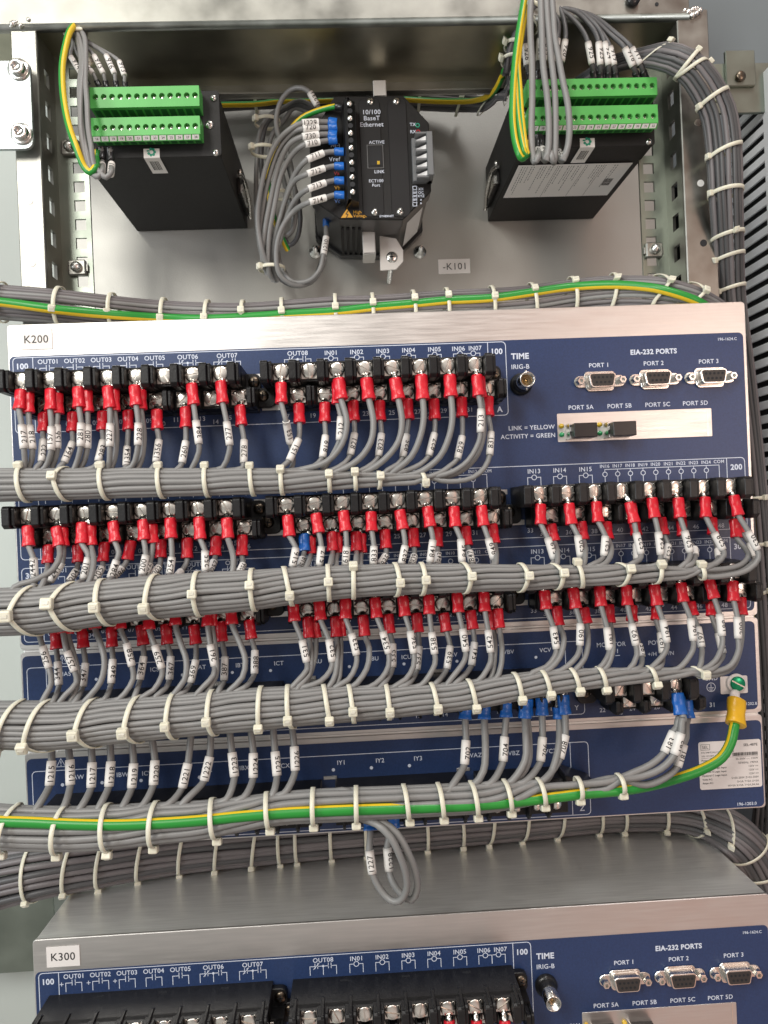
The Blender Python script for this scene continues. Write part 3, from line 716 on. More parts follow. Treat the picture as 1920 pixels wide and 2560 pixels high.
b.text('Z', 326.6, -300.6, 2.9, WHITEINK, bold=.5); b.text('22', 292.1, -299.7, 2.4, WHITEINK); b.text('24', 315.3, -299.7, 2.4, WHITEINK)
b.text('196-1203.0', 427.3, -303.7, 1.6, WHITEINK)
b.build('printed_face_plate', R2)
# rating sticker
b = MB(PINKST); b.rrect(398.8, 437.1, -293.8, -265.0, 1.4, -.6, -.3, PINKST, .05)
T_ = lambda s, x, z, h, al=-1, bo=0: b.text(s, x, z, h, BLACKINK, y=-.7, align=al, bold=bo)
b.line([(400.2, -266.6), (405.6, -266.6), (405.6, -269.9), (400.2, -269.9)], .2, BLACKINK, closed=True, y=-.68); T_('SEL', 402.9, -268.25, 1.8, 0)
T_('SEL-487E', 435, -268, 1.5, 1, .5)
T_('P/N 0487E3X611XXC46744444X', 400.4, -271.5, .95); T_('S/N 1231847', 400.4, -273.6, .95)
x = 419.5
while x < 434.8: w_ = random.choice((.2, .3, .5)); b.add([(x, -.69, -274.4), (x + w_, -.69, -274.4), (x + w_, -.69, -272.4), (x, -.69, -272.4)], [[0, 1, 2, 3]], BLACKINK); x += w_ + random.choice((.2, .3))
b.line([(400.2, -274.9), (434.9, -274.9)], .12, BLACKINK, y=-.68)
T_('Power Supply:', 400.4, -276.2, 1.05, -1, .5); T_('55-250V ---, 135W', 435, -276.2, 1.15, 1); T_('50/60Hz, 190VA', 435, -278.6, 1.2, 1)
for i, s_ in enumerate('ABC'): T_('Optional %s Logic Input' % s_, 400.4, -280.9 - i * 2.25, 1.05, -1, .4); T_('125V ==', 435, -280.9 - i * 2.25, 1.15, 1)
T_('Volts AC:', 400.4, -287.7, 1.05, -1, .5); T_('V=55-250V Z=55-250V', 435, -287.6, 1.15, 1); T_('Amps AC:', 400.4, -289.9, 1.05, -1, .5); T_('S=5A T=5A U=5A', 435, -289.9, 1.15, 1); T_('W=5A X=5A Y=5A,5A,5A', 435, -292.1, 1.15, 1)
b.build('rating_sticker', R2)
# analog input blocks (dark recess strips) and power block
def analog_block(x0_, x1_, zt_, h, label):
    b = MB(BLACK); b.prism([(0, zt_), (-18, zt_ - 1), (-20, zt_ - 3), (-20, zt_ - h), (-12, zt_ - h - 2), (0, zt_ - h - 2)], 'x', x0_, x1_, BLACK, .4)
    x = x0_ + 4
    while x < x1_ - 2:
        b.prism([(-19, zt_ - 1), (-26, zt_ - 2.5), (-27, zt_ - 4), (-27, zt_ - h + 2), (-22, zt_ - h - 2), (-12, zt_ - h - 2)], 'x', x, x + 1.6, BLACK, .3); x += 11.4
    o = b.build('terminal_block', R2); o['label'] = label
    for x in [v for v in np.arange(x0_ + 10, x1_ - 6, 11.4)]:
        q = MB(SCREW); q.lathe([(3, 0), (2.9, .8), (1.5, 1.6), (0, 1.7)], (x, -20, zt_ - h + 5), SCREW, 16); q.build('screw', o)
    return o
analog_block(17, 152, -215.2, 19, 'black current terminal block, left, behind the third bundle')
analog_block(157, 312, -215.2, 19, 'black current terminal block, right, behind the third bundle')
analog_block(17, 172, -274.6, 20, 'black terminal block at the bottom left of the unit')
analog_block(180, 256, -274.6, 20, 'black terminal block at the bottom middle of the unit')
analog_block(262, 313, -274.6, 20, 'black terminal block at the bottom right of the unit')
for x0_, zz in ((108, -214.4), (163, -213.9), (240, -213.6), (173, -273.5), (252, -272.9)): MB(ALU).box(x0_, x0_ + 8, -1.1, -.2, zz - 1.5, zz + .6, ALU, .3).build('bare_metal_tab', R2)
blk = terminal_block(R2, 343.1, -223.6, n=3, pitch=15.9, dz=9.0, nb=3, label='small black power terminal block left of the earth stud', ears=(True, False))
q = MB(DARKSCREW); phillips(q, 331.5, -4, -229.8, 3.2, SCREWD); q.build('mounting_screw', blk)
b = MB(ALU); b.rrect(413.8, 430.5, -236.8, -226.2, .8, -.8, -.2, PINKST, .1); b.build('earth_pad', R2)
# power socket flap by the lowest row
q = MB(BLACKS); q.prism([(311, -272), (330, -279.5), (331, -284), (311, -286)], 'y', -24, -1, BLACKS, .5); q.build('end_barrier', R2)

# ================================================================== wires with lugs and marker sleeves
def sm(x): x = min(1.0, max(0.0, x)); return x * x * (3 - 2 * x)
class Bundle:
    def __init__(s, X, T, B, Y, rw, name):
        s.X = X; s.T = T; s.B = B; s.Y = Y if isinstance(Y, (list, tuple)) else [Y] * len(X); s.rw = rw; s.w = []; s.name = name
    def C(s, x):
        def ip(A): return sum(float(np.interp(x + d, s.X, A)) for d in (-45, -20, 0, 20, 45)) / 5
        p = U(x, (ip(s.T) + ip(s.B)) / 2, ip(s.Y)); return p, (ip(s.B) - ip(s.T)) / 2 * depth(p) / FPX
    def pos(s, x, th, k=1.0, ro=0.0):
        p, h = s.C(x); R = max(.2, h - s.rw) * k + ro
        return p + Vector((0, -math.sin(th) * R * .92, math.cos(th) * R))
    def finish(s):
        """assign every joined wire a place on the outside (front or back) or inside"""
        s.w.sort(key=lambda w: -w['jx']); F = []; Bk = []; I = []
        for w in s.w:
            R = max(.5, s.C(w['jx'] - 60)[1] - s.rw); tgt = math.pi * R / (2 * s.rw * .90)
            if len(F) + 1 <= tgt + .3 and not w.get('back'): F.append(w)
            elif len(Bk) + 1 <= tgt: Bk.append(w)
            else: I.append(w)
        for grp, off in ((F, 0.0), (Bk, math.pi)):
            for w in grp: w['grp'] = grp; w['off'] = off
        for w in I: w['grp'] = None; w['off'] = random.uniform(0, 6.28)
    def path(s, w, xend=-170):
        out = []; x = w['jx'] - 32
        while x > xend:
            if w['grp'] is None: out.append(s.pos(x, w['off'], .5))
            else:
                g = w['grp']; k = g.index(w); wt = [sm((v['jx'] - x) / 120.0) for v in g]; m_ = max(1.0, sum(wt)); r_ = sum(wt[k + 1:])
                wob = .03 * math.sin(x * .011 + k * 2.3)
                th = math.pi * (r_ + .5 * wt[k]) / m_ + wob
                if w['off']: th = 2 * math.pi - th
                out.append(s.pos(x, th))
            x -= 34
        return out
B1 = Bundle([-200, 0, 340, 700, 820, 960, 1070, 1100], [1170, 1169, 1169, 1169, 1175, 1180, 1181, 1188], [1264, 1256, 1246, 1236, 1229, 1219, 1216, 1214], -33, 1.58, 'the bundle under the top terminal row')
B2 = Bundle([-200, 0, 100, 200, 350, 500, 640, 740, 900, 1060, 1200, 1340, 1430, 1540, 1640, 1750, 1800], [1473, 1469, 1465, 1455, 1440, 1430, 1423, 1417, 1410, 1408, 1408, 1411, 1411, 1409, 1411, 1417, 1420],
            [1598, 1591, 1587, 1573, 1551, 1539, 1526, 1510, 1493, 1486, 1480, 1477, 1468, 1464, 1457, 1448, 1444], [-50, -50, -50, -50, -49, -48, -47, -46, -45, -45, -45, -45, -44, -44, -43, -43, -43], 1.60, 'the bundle under the middle terminal row')
B3 = Bundle([-200, 0, 60, 130, 200, 350, 500, 640, 740, 900, 1060, 1200, 1300, 1400, 1500, 1620, 1740, 1790], [1758, 1752, 1751, 1752, 1750, 1741, 1730, 1719, 1714, 1714, 1711, 1698, 1681, 1672, 1669, 1667, 1669, 1670],
            [1868, 1872, 1876, 1876, 1869, 1853, 1838, 1827, 1816, 1803, 1787, 1772, 1750, 1733, 1720, 1708, 1694, 1688], -44, 1.60, 'the bundle under the bottom terminal row')
B4 = Bundle([-200, 0, 60, 200, 300, 400, 500, 600, 700, 800, 950, 1080, 1200, 1300, 1380, 1460, 1550, 1600], [2000, 2010, 2015, 2017, 2012, 2007, 2003, 1993, 1980, 1972, 1967, 1962, 1955, 1950, 1947, 1945, 1936, 1932],
            [2116, 2123, 2127, 2129, 2120, 2108, 2099, 2079, 2060, 2056, 2048, 2040, 2034, 2019, 2003, 1990, 1980, 1972], -42, 2.0, 'the bottom bundle with the thick green wire')

def marker(parent, A, Bp, txt, r=2.05, phi=None, flip=False):
    """printed sleeve from A (top) to Bp (bottom)"""
    b = MB(MARK); ax = (A - Bp); L = ax.length; t = ax.normalized()
    pts = [Bp + t * (L * k / 6) for k in range(7)]
    b.tube(pts, [r * .97] + [r] * 5 + [r * .97], MARK, 18, ell=1.0)
    if txt:
        F = Vector((0, -1, 0)); F = (F - t * F.dot(t)).normalized(); Sd = t.cross(F) * -1
        if Sd.x < 0: Sd = -Sd
        if phi is None: phi = random.uniform(-.15, .75)
        vs, fs, w_ = text_geo(txt, 3.05, 0.3, .35); mid = Bp + t * (L * .47); k_ = min(1.0, (L - .8) / max(w_, .1)); out = []
        for u, v in vs:
            u *= k_
            if flip: u, v = -u, -v
            a = phi - v / r; out.append(mid + t * u + F * (math.cos(a) * (r + .06)) + Sd * (math.sin(a) * (r + .06)))
        b.add(out, fs, BLACKINK)
    return b.build('marker_sleeve', parent)
def crimp(parent, L0, L1, M, k=1.0, name='crimp_sleeve', twist=0.0):
    d = (L1 - L0)
    prof = [(0, 1.95, 1.42), (.02, 2.15, 1.42), (.10, 2.2, 1.40), (.3, 2.15, 1.42), (.42, 2.1, 1.44), (.5, 1.85, 1.55), (.6, 1.85, 1.55), (.8, 2.15, 1.46), (.97, 2.4, 1.4), (1, 2.3, 1.38)]
    b = MB(M); pts = [L0 + d * p[0] for p in prof]; ref = Vector((math.sin(twist), -math.cos(twist), 0))
    F = ref; n = 16; vs = []
    t = d.normalized(); F = (ref - t * ref.dot(t)).normalized(); w = t.cross(F)
    for p, (s_, r, e_) in zip(pts, prof):
        for q in range(n):
            a = 2 * math.pi * q / n; c_, s2 = math.cos(a), math.sin(a)
            rr = r * k * 1.05 * (1 + random.uniform(-.025, .025)); vs.append(p + F * c_ * rr + w * (abs(s2) ** .85 * (1 if s2 > 0 else -1)) * rr * e_)
    fs = [[i * n + q, (i + 1) * n + q, (i + 1) * n + (q + 1) % n, i * n + (q + 1) % n] for i in range(len(pts) - 1) for q in range(n)]
    b.add(vs, fs, M, True); b.add(vs[:n], [list(range(n))], M); b.add(vs[-n:], [list(range(n))], M)
    return b.build(name, parent)
def ring_terminal(parent, sc, L0, yoff=0.0):
    b = MB(STEEL)
    if sc is not None:
        c = Vector((sc[0], sc[1] + .5 - yoff, sc[2]))
        b.lathe([(4.25, -.35), (4.25, .35), (2, .36)], c, STEEL, 24)
        d = (L0 - c); d.normalize(); s0 = c + d * 3.0
        b.tube([s0, s0 + (L0 - s0) * .5, L0 + d * .8], [.75, .95, 1.25], STEEL, 12, ell=1.9)
    else:
        b.tube([L0 + Vector((0, 1.5, 5)), L0 + Vector((0, .5, 2)), L0 - Vector((0, 0, 1))], [.6, .8, 1.2], STEEL, 12, ell=2.0)
    return b.build('ring_terminal', parent)
WIRES = []
def w(c, tier, colr, lug, mk, txt, join, bun, via=(), dup=False, r=None, sc=True, lab=None, back=False):
    WIRES.append(dict(c=c, tier=tier, col=colr, lug=lug, mk=mk, txt=txt, join=join, bun=bun, via=via, dup=dup, r=r, sc=sc, lab=lab, back=back))
def WA():
    R = 'R'
    w('a', 'T', R, (240, 440, 220, 660), (250, 840, 275, 1115), '217', (280, 1330), B1); w('a', 'T', R, (330, 480, 330, 700), (340, 845, 375, 1120), '218', (340, 1330), B1, dup=1)
    w('a', 'B', R, (505, 705, 495, 920), (500, 1010, 480, 1265), '222', (430, 1320), B1)
    w('a', 'T', R, (580, 430, 580, 670), (595, 860, 590, 1130), '157', (520, 1330), B1); w('a', 'T', R, (660, 480, 665, 710), (655, 840, 660, 1110), '156', (600, 1330), B1, dup=1)
    w('a', 'B', R, (845, 700, 835, 920), (840, 1040, 740, 1270), '164', (690, 1320), B1)
    w('a', 'T', R, (900, 410, 910, 640), (935, 820, 930, 1090), '281', (870, 1310), B1); w('a', 'T', R, (1000, 450, 1010, 690), (1010, 840, 1005, 1110), '280', (940, 1320), B1, dup=1)
    w('a', 'B', R, (1190, 690, 1180, 905), (1190, 1020, 1130, 1260), '283', (1080, 1330), B1)
    w('a', 'T', R, (1240, 400, 1265, 650), (1270, 825, 1265, 1090), '227', (1250, 1320), B1); w('a', 'T', R, (1315, 440, 1320, 680), None, '', (1290, 1320), B1, [(1345, 1000)], 1)
    w('a', 'B', R, (1475, 680, 1480, 900), (1465, 1095, 1455, 1310), '1354', (1430, 1360), B1)
    w('a', 'T', R, (1550, 390, 1570, 620), (1595, 820, 1590, 1075), '228', (1520, 1320), B1); w('a', 'T', R, (1620, 440, 1625, 660), None, '', (1600, 1320), B1, [(1660, 1000)], 1)
    w('b', 'B', R, (240, 670, 245, 890), (265, 1015, 230, 1270), '1356', (195, 1330), B1)
    w('b', 'B', R, (570, 640, 575, 870), (575, 1030, 530, 1280), '260', (500, 1330), B1)
    w('b', 'T', R, (640, 370, 665, 610), (690, 790, 725, 1060), '384', (650, 1330), B1, [(725, 1150)])
    w('b', 'T', R, (975, 340, 1000, 590), (1045, 805, 1080, 1075), '277', (1000, 1330), B1, [(1070, 1160)])
    w('b', 'B', R, (1195, 620, 1215, 845), (1245, 1015, 1240, 1280), '278', (1220, 1340), B1)
    w('c', 'T', R, (195, 450, 200, 680), (255, 890, 300, 1140), '153', (320, 1430), B1, [(330, 1250)])
    w('c', 'B', R, (400, 690, 410, 910), (400, 1095, 290, 1345), '151', (190, 1430), B1)
    w('c', 'B', R, (700, 680, 700, 900), (710, 1055, 675, 1310), '819', (560, 1420), B1)
    w('c', 'T', R, (860, 400, 890, 640), None, '', (460, 1440), B1, [(955, 900), (900, 1150), (730, 1350)], r=1.7); w('c', 'T', R, (845, 440, 850, 690), (885, 840, 870, 1110), '212', (700, 1420), B1, dup=1)
    w('c', 'B', R, (1025, 660, 1040, 890), (1045, 1030, 995, 1280), '821', (790, 1450), B1, [(930, 1370)])
    w('c', 'T', R, (1180, 400, 1210, 640), None, '', (860, 1460), B1, [(1260, 900), (1230, 1130), (1090, 1330)], r=1.8)
    w('c', 'B', R, (1330, 660, 1340, 885), (1355, 1035, 1320, 1295), '823', (1110, 1460), B1, [(1250, 1380)])
    w('c', 'T', R, (1510, 400, 1550, 640), None, '', (1170, 1470), B1, [(1590, 900), (1550, 1120), (1400, 1320)], r=1.8)
    w('d', 'B', R, (175, 640, 190, 870), (170, 1045, 125, 1305), '825', (-50, 1450), B1, [(60, 1390)])
    w('d', 'T', R, (335, 360, 355, 640), None, '', (20, 1470), B1, [(365, 850), (325, 1070), (220, 1300)], r=1.8)
    w('d', 'B', R, (480, 640, 495, 870), (490, 1030, 425, 1290), '827', (110, 1470), B1, [(320, 1390)])
    w('d', 'T', R, (665, 360, 680, 610), None, '', (330, 1470), B1, [(695, 850), (660, 1060), (550, 1300)], r=1.8)
    w('d', 'B', R, (800, 620, 810, 840), (810, 1065, 755, 1325), '829', (560, 1480), B1, [(660, 1410)])
    w('d', 'T', R, (975, 360, 1000, 600), (1025, 750, 1020, 1020), '213', (520, 1520), B1, [(1000, 1130), (880, 1340), (700, 1470)]); w('d', 'T', R, (1010, 380, 1030, 620), None, '', (560, 1540), B1, [(1055, 1050), (950, 1330), (750, 1490)], 1)
    w('d', 'B', R, (1105, 610, 1110, 830), (1140, 1015, 1125, 1280), '831', (560, 1575), B1, [(1070, 1420), (930, 1540), (750, 1580)])
    # row 200
    w('e', 'T', R, (320, 440, 330, 670), (385, 805, 400, 1035), '2442', (380, 1130), B2); w('e', 'B', R, (560, 660, 550, 870), None, '', (480, 1130), B2, [(540, 960)])
    w('e', 'T', R, (650, 450, 680, 670), None, '', (170, 1140), B2, [(690, 780), (610, 940), (400, 1060)], r=1.6); w('e', 'T', R, (720, 460, 730, 670), (715, 860, 575, 1080), '241', (480, 1120), B2, dup=1)
    w('e', 'B', R, (900, 660, 900, 860), (880, 950, 800, 1075), '204', (740, 1130), B2)
    w('e', 'T', R, (945, 400, 940, 640), (1020, 800, 960, 1050), '201', (880, 1110), B2, [(1000, 730)]); w('e', 'T', R, (1040, 430, 1050, 660), None, '', (1020, 1090), B2, [(1080, 850)], 1)
    w('e', 'B', R, (1205, 630, 1185, 850), (1180, 910, 1090, 1065), '205', (1040, 1120), B2)
    w('e', 'T', R, (1300, 390, 1325, 620), (1345, 830, 1270, 1040), '284', (1230, 1090), B2, [(1370, 740)]); w('e', 'B', R, (1510, 610, 1470, 830), (1410, 920, 1310, 1030), '286', (1250, 1080), B2)
    w('f', 'T', R, (80, 370, 90, 600), (115, 770, 70, 1000), '200', (40, 1050), B2); w('f', 'T', R, (180, 420, 195, 635), (160, 860, 100, 1000), '202', (70, 1050), B2, dup=1)
    w('f', 'B', R, (290, 600, 285, 805), (270, 910, 180, 1000), '203', (140, 1040), B2)
    w('f', 'T', R, (395, 350, 405, 580), (415, 795, 390, 990), '254', (370, 1040), B2); w('f', 'B', R, (590, 580, 590, 810), (520, 960, 470, 1020), '', (440, 1040), B2, [(575, 880)])
    w('f', 'T', R, (725, 340, 740, 590), (795, 720, 800, 960), '255', (780, 1030), B2); w('f', 'B', R, (925, 560, 915, 780), (900, 840, 850, 960), '257', (830, 1020), B2)
    w('f', 'T', R, (1045, 350, 1060, 580), None, '', (1100, 1000), B2, [(1120, 800)], r=1.6); w('f', 'B', R, (1225, 545, 1220, 780), (1235, 880, 1195, 970), '256', (1180, 1010), B2)
    w('g', 'T', R, (180, 410, 200, 650), (275, 780, 235, 1000), '516', (210, 1040), B2); w('g', 'B', 'B', (370, 625, 375, 820), (355, 900, 320, 1000), '518', (290, 1050), B2); w('g', 'B', R, (440, 650, 450, 850), None, '', (370, 1040), B2, [(430, 920)], 1)
    w('g', 'T', R, (505, 390, 540, 610), (570, 765, 545, 990), '517', (530, 1040), B2); w('g', 'B', R, (690, 600, 700, 820), None, '', (650, 1020), B2, [(685, 900)]); w('g', 'B', R, (745, 610, 760, 840), None, '', (720, 1020), B2, [(740, 920)], 1)
    w('g', 'T', R, (820, 360, 850, 590), (860, 770, 845, 990), '618', (830, 1040), B2); w('g', 'B', R, (970, 600, 975, 820), None, '', (950, 1020), B2, [(970, 900)]); w('g', 'B', R, (1020, 620, 1030, 840), None, '', (1000, 1020), B2, [(1020, 920)], 1)
    w('g', 'T', R, (1140, 370, 1150, 590), (1175, 760, 1165, 975), '833', (1150, 1030), B2); w('g', 'B', R, (1300, 575, 1315, 790), (1310, 870, 1240, 980), '835', (1200, 1020), B2)
    w('g', 'T', R, (1470, 350, 1510, 570), (1535, 755, 1490, 970), '837', (1460, 1030), B2); w('h', 'B', R, (150, 560, 165, 775), (165, 870, 135, 970), '839', (100, 1020), B2)
    w('h', 'T', R, (315, 310, 350, 540), (380, 690, 345, 950), '841', (310, 1020), B2); w('h', 'B', R, (430, 550, 430, 770), (435, 850, 430, 965), '843', (410, 1010), B2)
    w('h', 'T', R, (620, 310, 640, 540), (700, 680, 715, 945), '845', (680, 1020), B2); w('h', 'B', R, (750, 540, 775, 755), (800, 820, 830, 960), '847', (800, 1010), B2)
    w('h', 'T', R, (935, 300, 965, 530), (1015, 670, 1080, 910), '849', (1060, 1000), B2); w('h', 'B', R, (1060, 510, 1090, 730), None, '', (1080, 1010), B2, [(1110, 880)])
    w('i', 'T', R, (370, 420, 375, 680), (460, 850, 545, 1130), '519', (470, 1230), B2); w('i', 'B', R, (500, 680, 550, 900), None, '', (560, 1220), B2, [(590, 1060)])
    w('i', 'T', R, (735, 410, 775, 680), (850, 820, 890, 1100), '520', (850, 1230), B2); w('i', 'B', R, (890, 650, 930, 880), None, '', (920, 1220), B2, [(950, 1050)])
    w('i', 'T', R, (1090, 390, 1120, 650), (1210, 830, 1190, 1090), '521', (1000, 1220), B2, [(1130, 1160)]); w('i', 'B', R, (1220, 650, 1250, 870), None, '', (1150, 1220), B2, [(1290, 1000), (1250, 1140)])
    w('j', 'T', R, (-25, 370, 30, 620), (50, 740, 110, 1000), '522', (-20, 1130), B2, [(90, 1070)], r=1.5); w('j', 'B', R, (30, 600, 55, 770), (55, 880, 60, 1070), '', (10, 1130), B2)
    w('j', 'T', R, (240, 320, 280, 560), (320, 730, 350, 1010), '524', (310, 1130), B2); w('j', 'B', R, (350, 560, 390, 770), (440, 890, 410, 1070), '523', (370, 1130), B2)
    w('j', 'T', R, (560, 320, 590, 560), (640, 715, 710, 980), '526', (620, 1140), B2, [(690, 1070)]); w('j', 'B', R, (600, 570, 620, 780), (760, 930, 770, 1020), '', (720, 1130), B2, [(690, 860)])
    w('j', 'T', R, (890, 310, 905, 555), (1000, 740, 1110, 950), '528', (880, 1150), B2, [(1120, 1020), (1020, 1120)]); w('j', 'B', R, (970, 560, 990, 760), (1050, 950, 1060, 1040), '527', (960, 1150), B2)
    w('j', 'T', R, (1240, 290, 1300, 530), (1415, 720, 1530, 950), '530', (880, 1270), B2, [(1540, 1060), (1420, 1190), (1150, 1265)]); w('j', 'B', R, (1250, 580, 1275, 800), None, '', (900, 1190), B2, [(1420, 1000), (1330, 1130), (1100, 1185)])
    w('j', 'B', R, (1300, 560, 1340, 740), (1440, 870, 1490, 1040), '529', (940, 1230), B2, [(1470, 1110), (1300, 1210)], 1)
    # row 300
    w('k', 'T', R, (440, 30, 440, 250), (490, 440, 565, 690), '256', (480, 1090), B3, [(590, 870)]); w('k', 'B', R, (640, 260, 650, 475), (665, 620, 680, 890), '344', (600, 1090), B3)
    w('k', 'T', R, (720, 60, 730, 290), (770, 500, 860, 730), '257', (690, 1080), B3, [(880, 860)]); w('k', 'T', R, (780, 80, 780, 300), None, '', (810, 1080), B3, [(900, 800)], 1)
    w('k', 'B', R, (950, 240, 960, 460), (985, 635, 955, 905), '347', (870, 1070), B3)
    w('k', 'T', R, (1085, 10, 1095, 240), None, '', (990, 1060), B3, [(1155, 400), (1205, 620), (1160, 850)], r=1.6); w('k', 'B', R, (1285, 220, 1290, 450), (1300, 590, 1280, 870), '349', (1190, 1060), B3)
    w('k', 'T', R, (1375, 10, 1385, 240), (1455, 405, 1520, 670), '258', (1370, 1050), B3, [(1535, 820)]); w('l', 'B', R, (60, 290, 85, 520), (90, 650, 45, 920), '364', (-10, 1090), B3)
    w('l', 'T', R, (140, 110, 150, 340), (215, 520, 300, 790), '259', (70, 1120), B3, [(295, 880), (200, 1040)]); w('l', 'B', R, (345, 280, 360, 510), (400, 650, 385, 920), '367', (230, 1110), B3, [(340, 1020)])
    w('l', 'T', R, (445, 60, 455, 290), None, '', (440, 1080), B3, [(515, 500), (580, 700), (560, 920)], r=1.6); w('l', 'B', R, (665, 290, 690, 510), (690, 690, 630, 955), '369', (520, 1080), B3)
    w('l', 'T', R, (815, 80, 825, 300), (855, 510, 905, 760), '261', (710, 1070), B3, [(890, 870)]); w('l', 'T', R, (870, 90, 875, 300), None, '', (810, 1070), B3, [(920, 600), (920, 880)], 1)
    w('l', 'B', R, (975, 250, 990, 480), (1025, 655, 1015, 930), '387', (950, 1050), B3)
    w('l', 'T', R, (1090, 50, 1105, 280), None, '', (1080, 1040), B3, [(1200, 500), (1260, 700), (1225, 890)], r=1.6); w('l', 'B', R, (1300, 230, 1330, 450), (1370, 580, 1365, 850), '388', (1230, 1020), B3)
    w('m', 'T', R, (240, 200, 260, 430), (345, 645, 400, 900), '531', (230, 1190), B3, [(400, 990)]); w('m', 'B', R, (410, 380, 430, 620), None, '', (310, 1180), B3, [(455, 850), (420, 1060)]); w('m', 'B', R, (480, 390, 505, 620), None, '', (370, 1180), B3, [(495, 850)], 1)
    w('m', 'T', R, (540, 190, 560, 415), (655, 635, 695, 895), '532', (400, 1180), B3, [(670, 1000), (560, 1120)]); w('m', 'B', R, (730, 375, 745, 610), None, '', (660, 1180), B3, [(750, 800), (730, 1040)]); w('m', 'B', R, (790, 390, 790, 600), None, '', (740, 1170), B3, [(790, 850)], 1)
    w('m', 'T', R, (845, 170, 850, 400), (915, 565, 975, 820), '533', (730, 1190), B3, [(965, 950), (880, 1100)]); w('m', 'B', R, (1045, 360, 1070, 600), None, '', (920, 1190), B3, [(1120, 750), (1090, 980)], r=1.6)
    w('m', 'T', R, (1185, 160, 1210, 390), (1275, 545, 1345, 800), '534', (1120, 1190), B3, [(1340, 950), (1260, 1090)]); w('m', 'B', R, (1335, 350, 1360, 570), (1390, 690, 1390, 960), '535', (1270, 1170), B3)
    w('m', 'T', R, (1505, 140, 1535, 370), (1590, 540, 1635, 800), '536', (1400, 1190), B3, [(1630, 950), (1540, 1100)])
    w('n', 'B', R, (190, 430, 210, 650), (220, 810, 195, 1080), '537', (70, 1260), B3); w('n', 'T', R, (330, 220, 340, 440), (365, 645, 400, 900), '538', (240, 1260), B3, [(400, 1020)])
    w('n', 'B', R, (500, 430, 535, 640), (580, 805, 540, 1070), '539', (400, 1250), B3); w('n', 'T', R, (655, 200, 675, 420), (720, 605, 760, 870), '540', (550, 1240), B3, [(740, 980)])
    w('n', 'B', R, (810, 400, 840, 615), (860, 765, 825, 1030), '541', (660, 1220), B3); w('n', 'T', R, (965, 190, 980, 410), (1015, 620, 1045, 880), '542', (900, 1210), B3, [(1040, 1000)])
    w('n', 'B', R, (1120, 380, 1145, 600), None, '', (1100, 1190), B3, [(1175, 850), (1160, 1050)]); w('n', 'B', R, (1060, 400, 1080, 620), None, '', (1040, 1190), B3, [(1095, 850)], 1)
    w('o', 'T', R, (280, 170, 305, 385), (380, 580, 420, 840), '543', (150, 1110), B3, [(400, 930), (300, 1050)]); w('o', 'B', R, (420, 350, 450, 570), None, '', (280, 1110), B3, [(505, 720), (450, 950)], r=1.6)
    w('o', 'T', R, (610, 140, 645, 375), (695, 545, 690, 800), '190', (470, 1090), B3, [(660, 920)]); w('o', 'B', R, (730, 370, 770, 550), None, '', (640, 1080), B3, [(785, 780), (740, 960)])
    w('o', 'T', R, (915, 120, 935, 350), (1000, 590, 1030, 850), '191', (890, 1080), B3, [(1000, 950)]); w('o', 'B', R, (1020, 330, 1040, 540), None, '', (970, 1080), B3, [(1070, 850)])
    w('o', 'T', R, (1225, 110, 1240, 340), (1285, 545, 1335, 800), '192', (1250, 1080), B3, [(1345, 920)]); w('o', 'B', R, (1290, 340, 1290, 520), (1370, 790, 1405, 930), '195', (1360, 1070), B3)
    w('p', 'T', R, (345, 100, 385, 340), (445, 500, 495, 765), '194', (310, 1060), B3, [(480, 870)]); w('p', 'B', R, (375, 350, 370, 510), (420, 655, 445, 890), '193', (400, 1060), B3)
    w('p', 'T', R, (655, 80, 690, 300), (765, 485, 800, 745), '196', (620, 1070), B3, [(790, 860)]); w('p', 'B', R, (760, 300, 800, 460), (850, 590, 895, 820), '197', (860, 1070), B3, [(895, 920)])
    w('p', 'T', R, (980, 40, 1040, 260), (1100, 435, 1130, 690), '198', (900, 1080), B3, [(1130, 800), (1050, 980)]); w('p', 'B', R, (1000, 300, 1010, 460), (1085, 660, 1140, 890), '199', (1000, 1080), B3, [(1110, 970)])
    w('p', 'T', R, (1250, 60, 1265, 290), (1305, 470, 1315, 720), '200', (860, 1110), B3, [(1320, 850), (1230, 1030), (1050, 1100)]); w('p', 'B', R, (1340, 250, 1360, 450), None, '', (880, 1150), B3, [(1345, 800), (1250, 1050), (1060, 1140)])
    # voltage and current inputs: blue lugs into the bottom bundle
    B_ = 'B'
    w('t', 'A', B_, (95, 200, 90, 310), (100, 515, 85, 755), '702', (-30, 950), B4, sc=None); w('t', 'A', B_, (280, 180, 280, 310), None, '', (170, 960), B4, [(290, 600), (270, 820)], r=2.0, sc=None, lab='unmarked thick grey wire with blue crimp between markers 702 and 704')
    w('t', 'A', B_, (490, 150, 495, 290), (480, 480, 465, 725), '704', (330, 950), B4, sc=None); w('t', 'A', B_, (680, 130, 680, 300), None, '', (510, 950), B4, [(690, 500), (680, 720)], sc=None, lab='unmarked grey wire with blue crimp just right of marker 704')
    w('t', 'A', B_, (700, 110, 700, 270), None, '', (560, 950), B4, [(720, 500), (710, 740)], sc=None, dup=1, lab='unmarked grey wire with blue crimp paired beside another left of marker 706')
    w('t', 'A', B_, (845, 100, 850, 270), (855, 485, 835, 725), '706', (660, 940), B4, sc=None); w('t', 'A', B_, (1010, 190, 1020, 300), None, '', (900, 900), B4, [(1010, 600)], sc=None, dup=1, lab='unmarked grey wire with blue crimp behind marker 708')
    w('t', 'A', B_, (1055, 70, 1075, 260), (1080, 465, 1025, 695), '708', (850, 920), B4, sc=None)
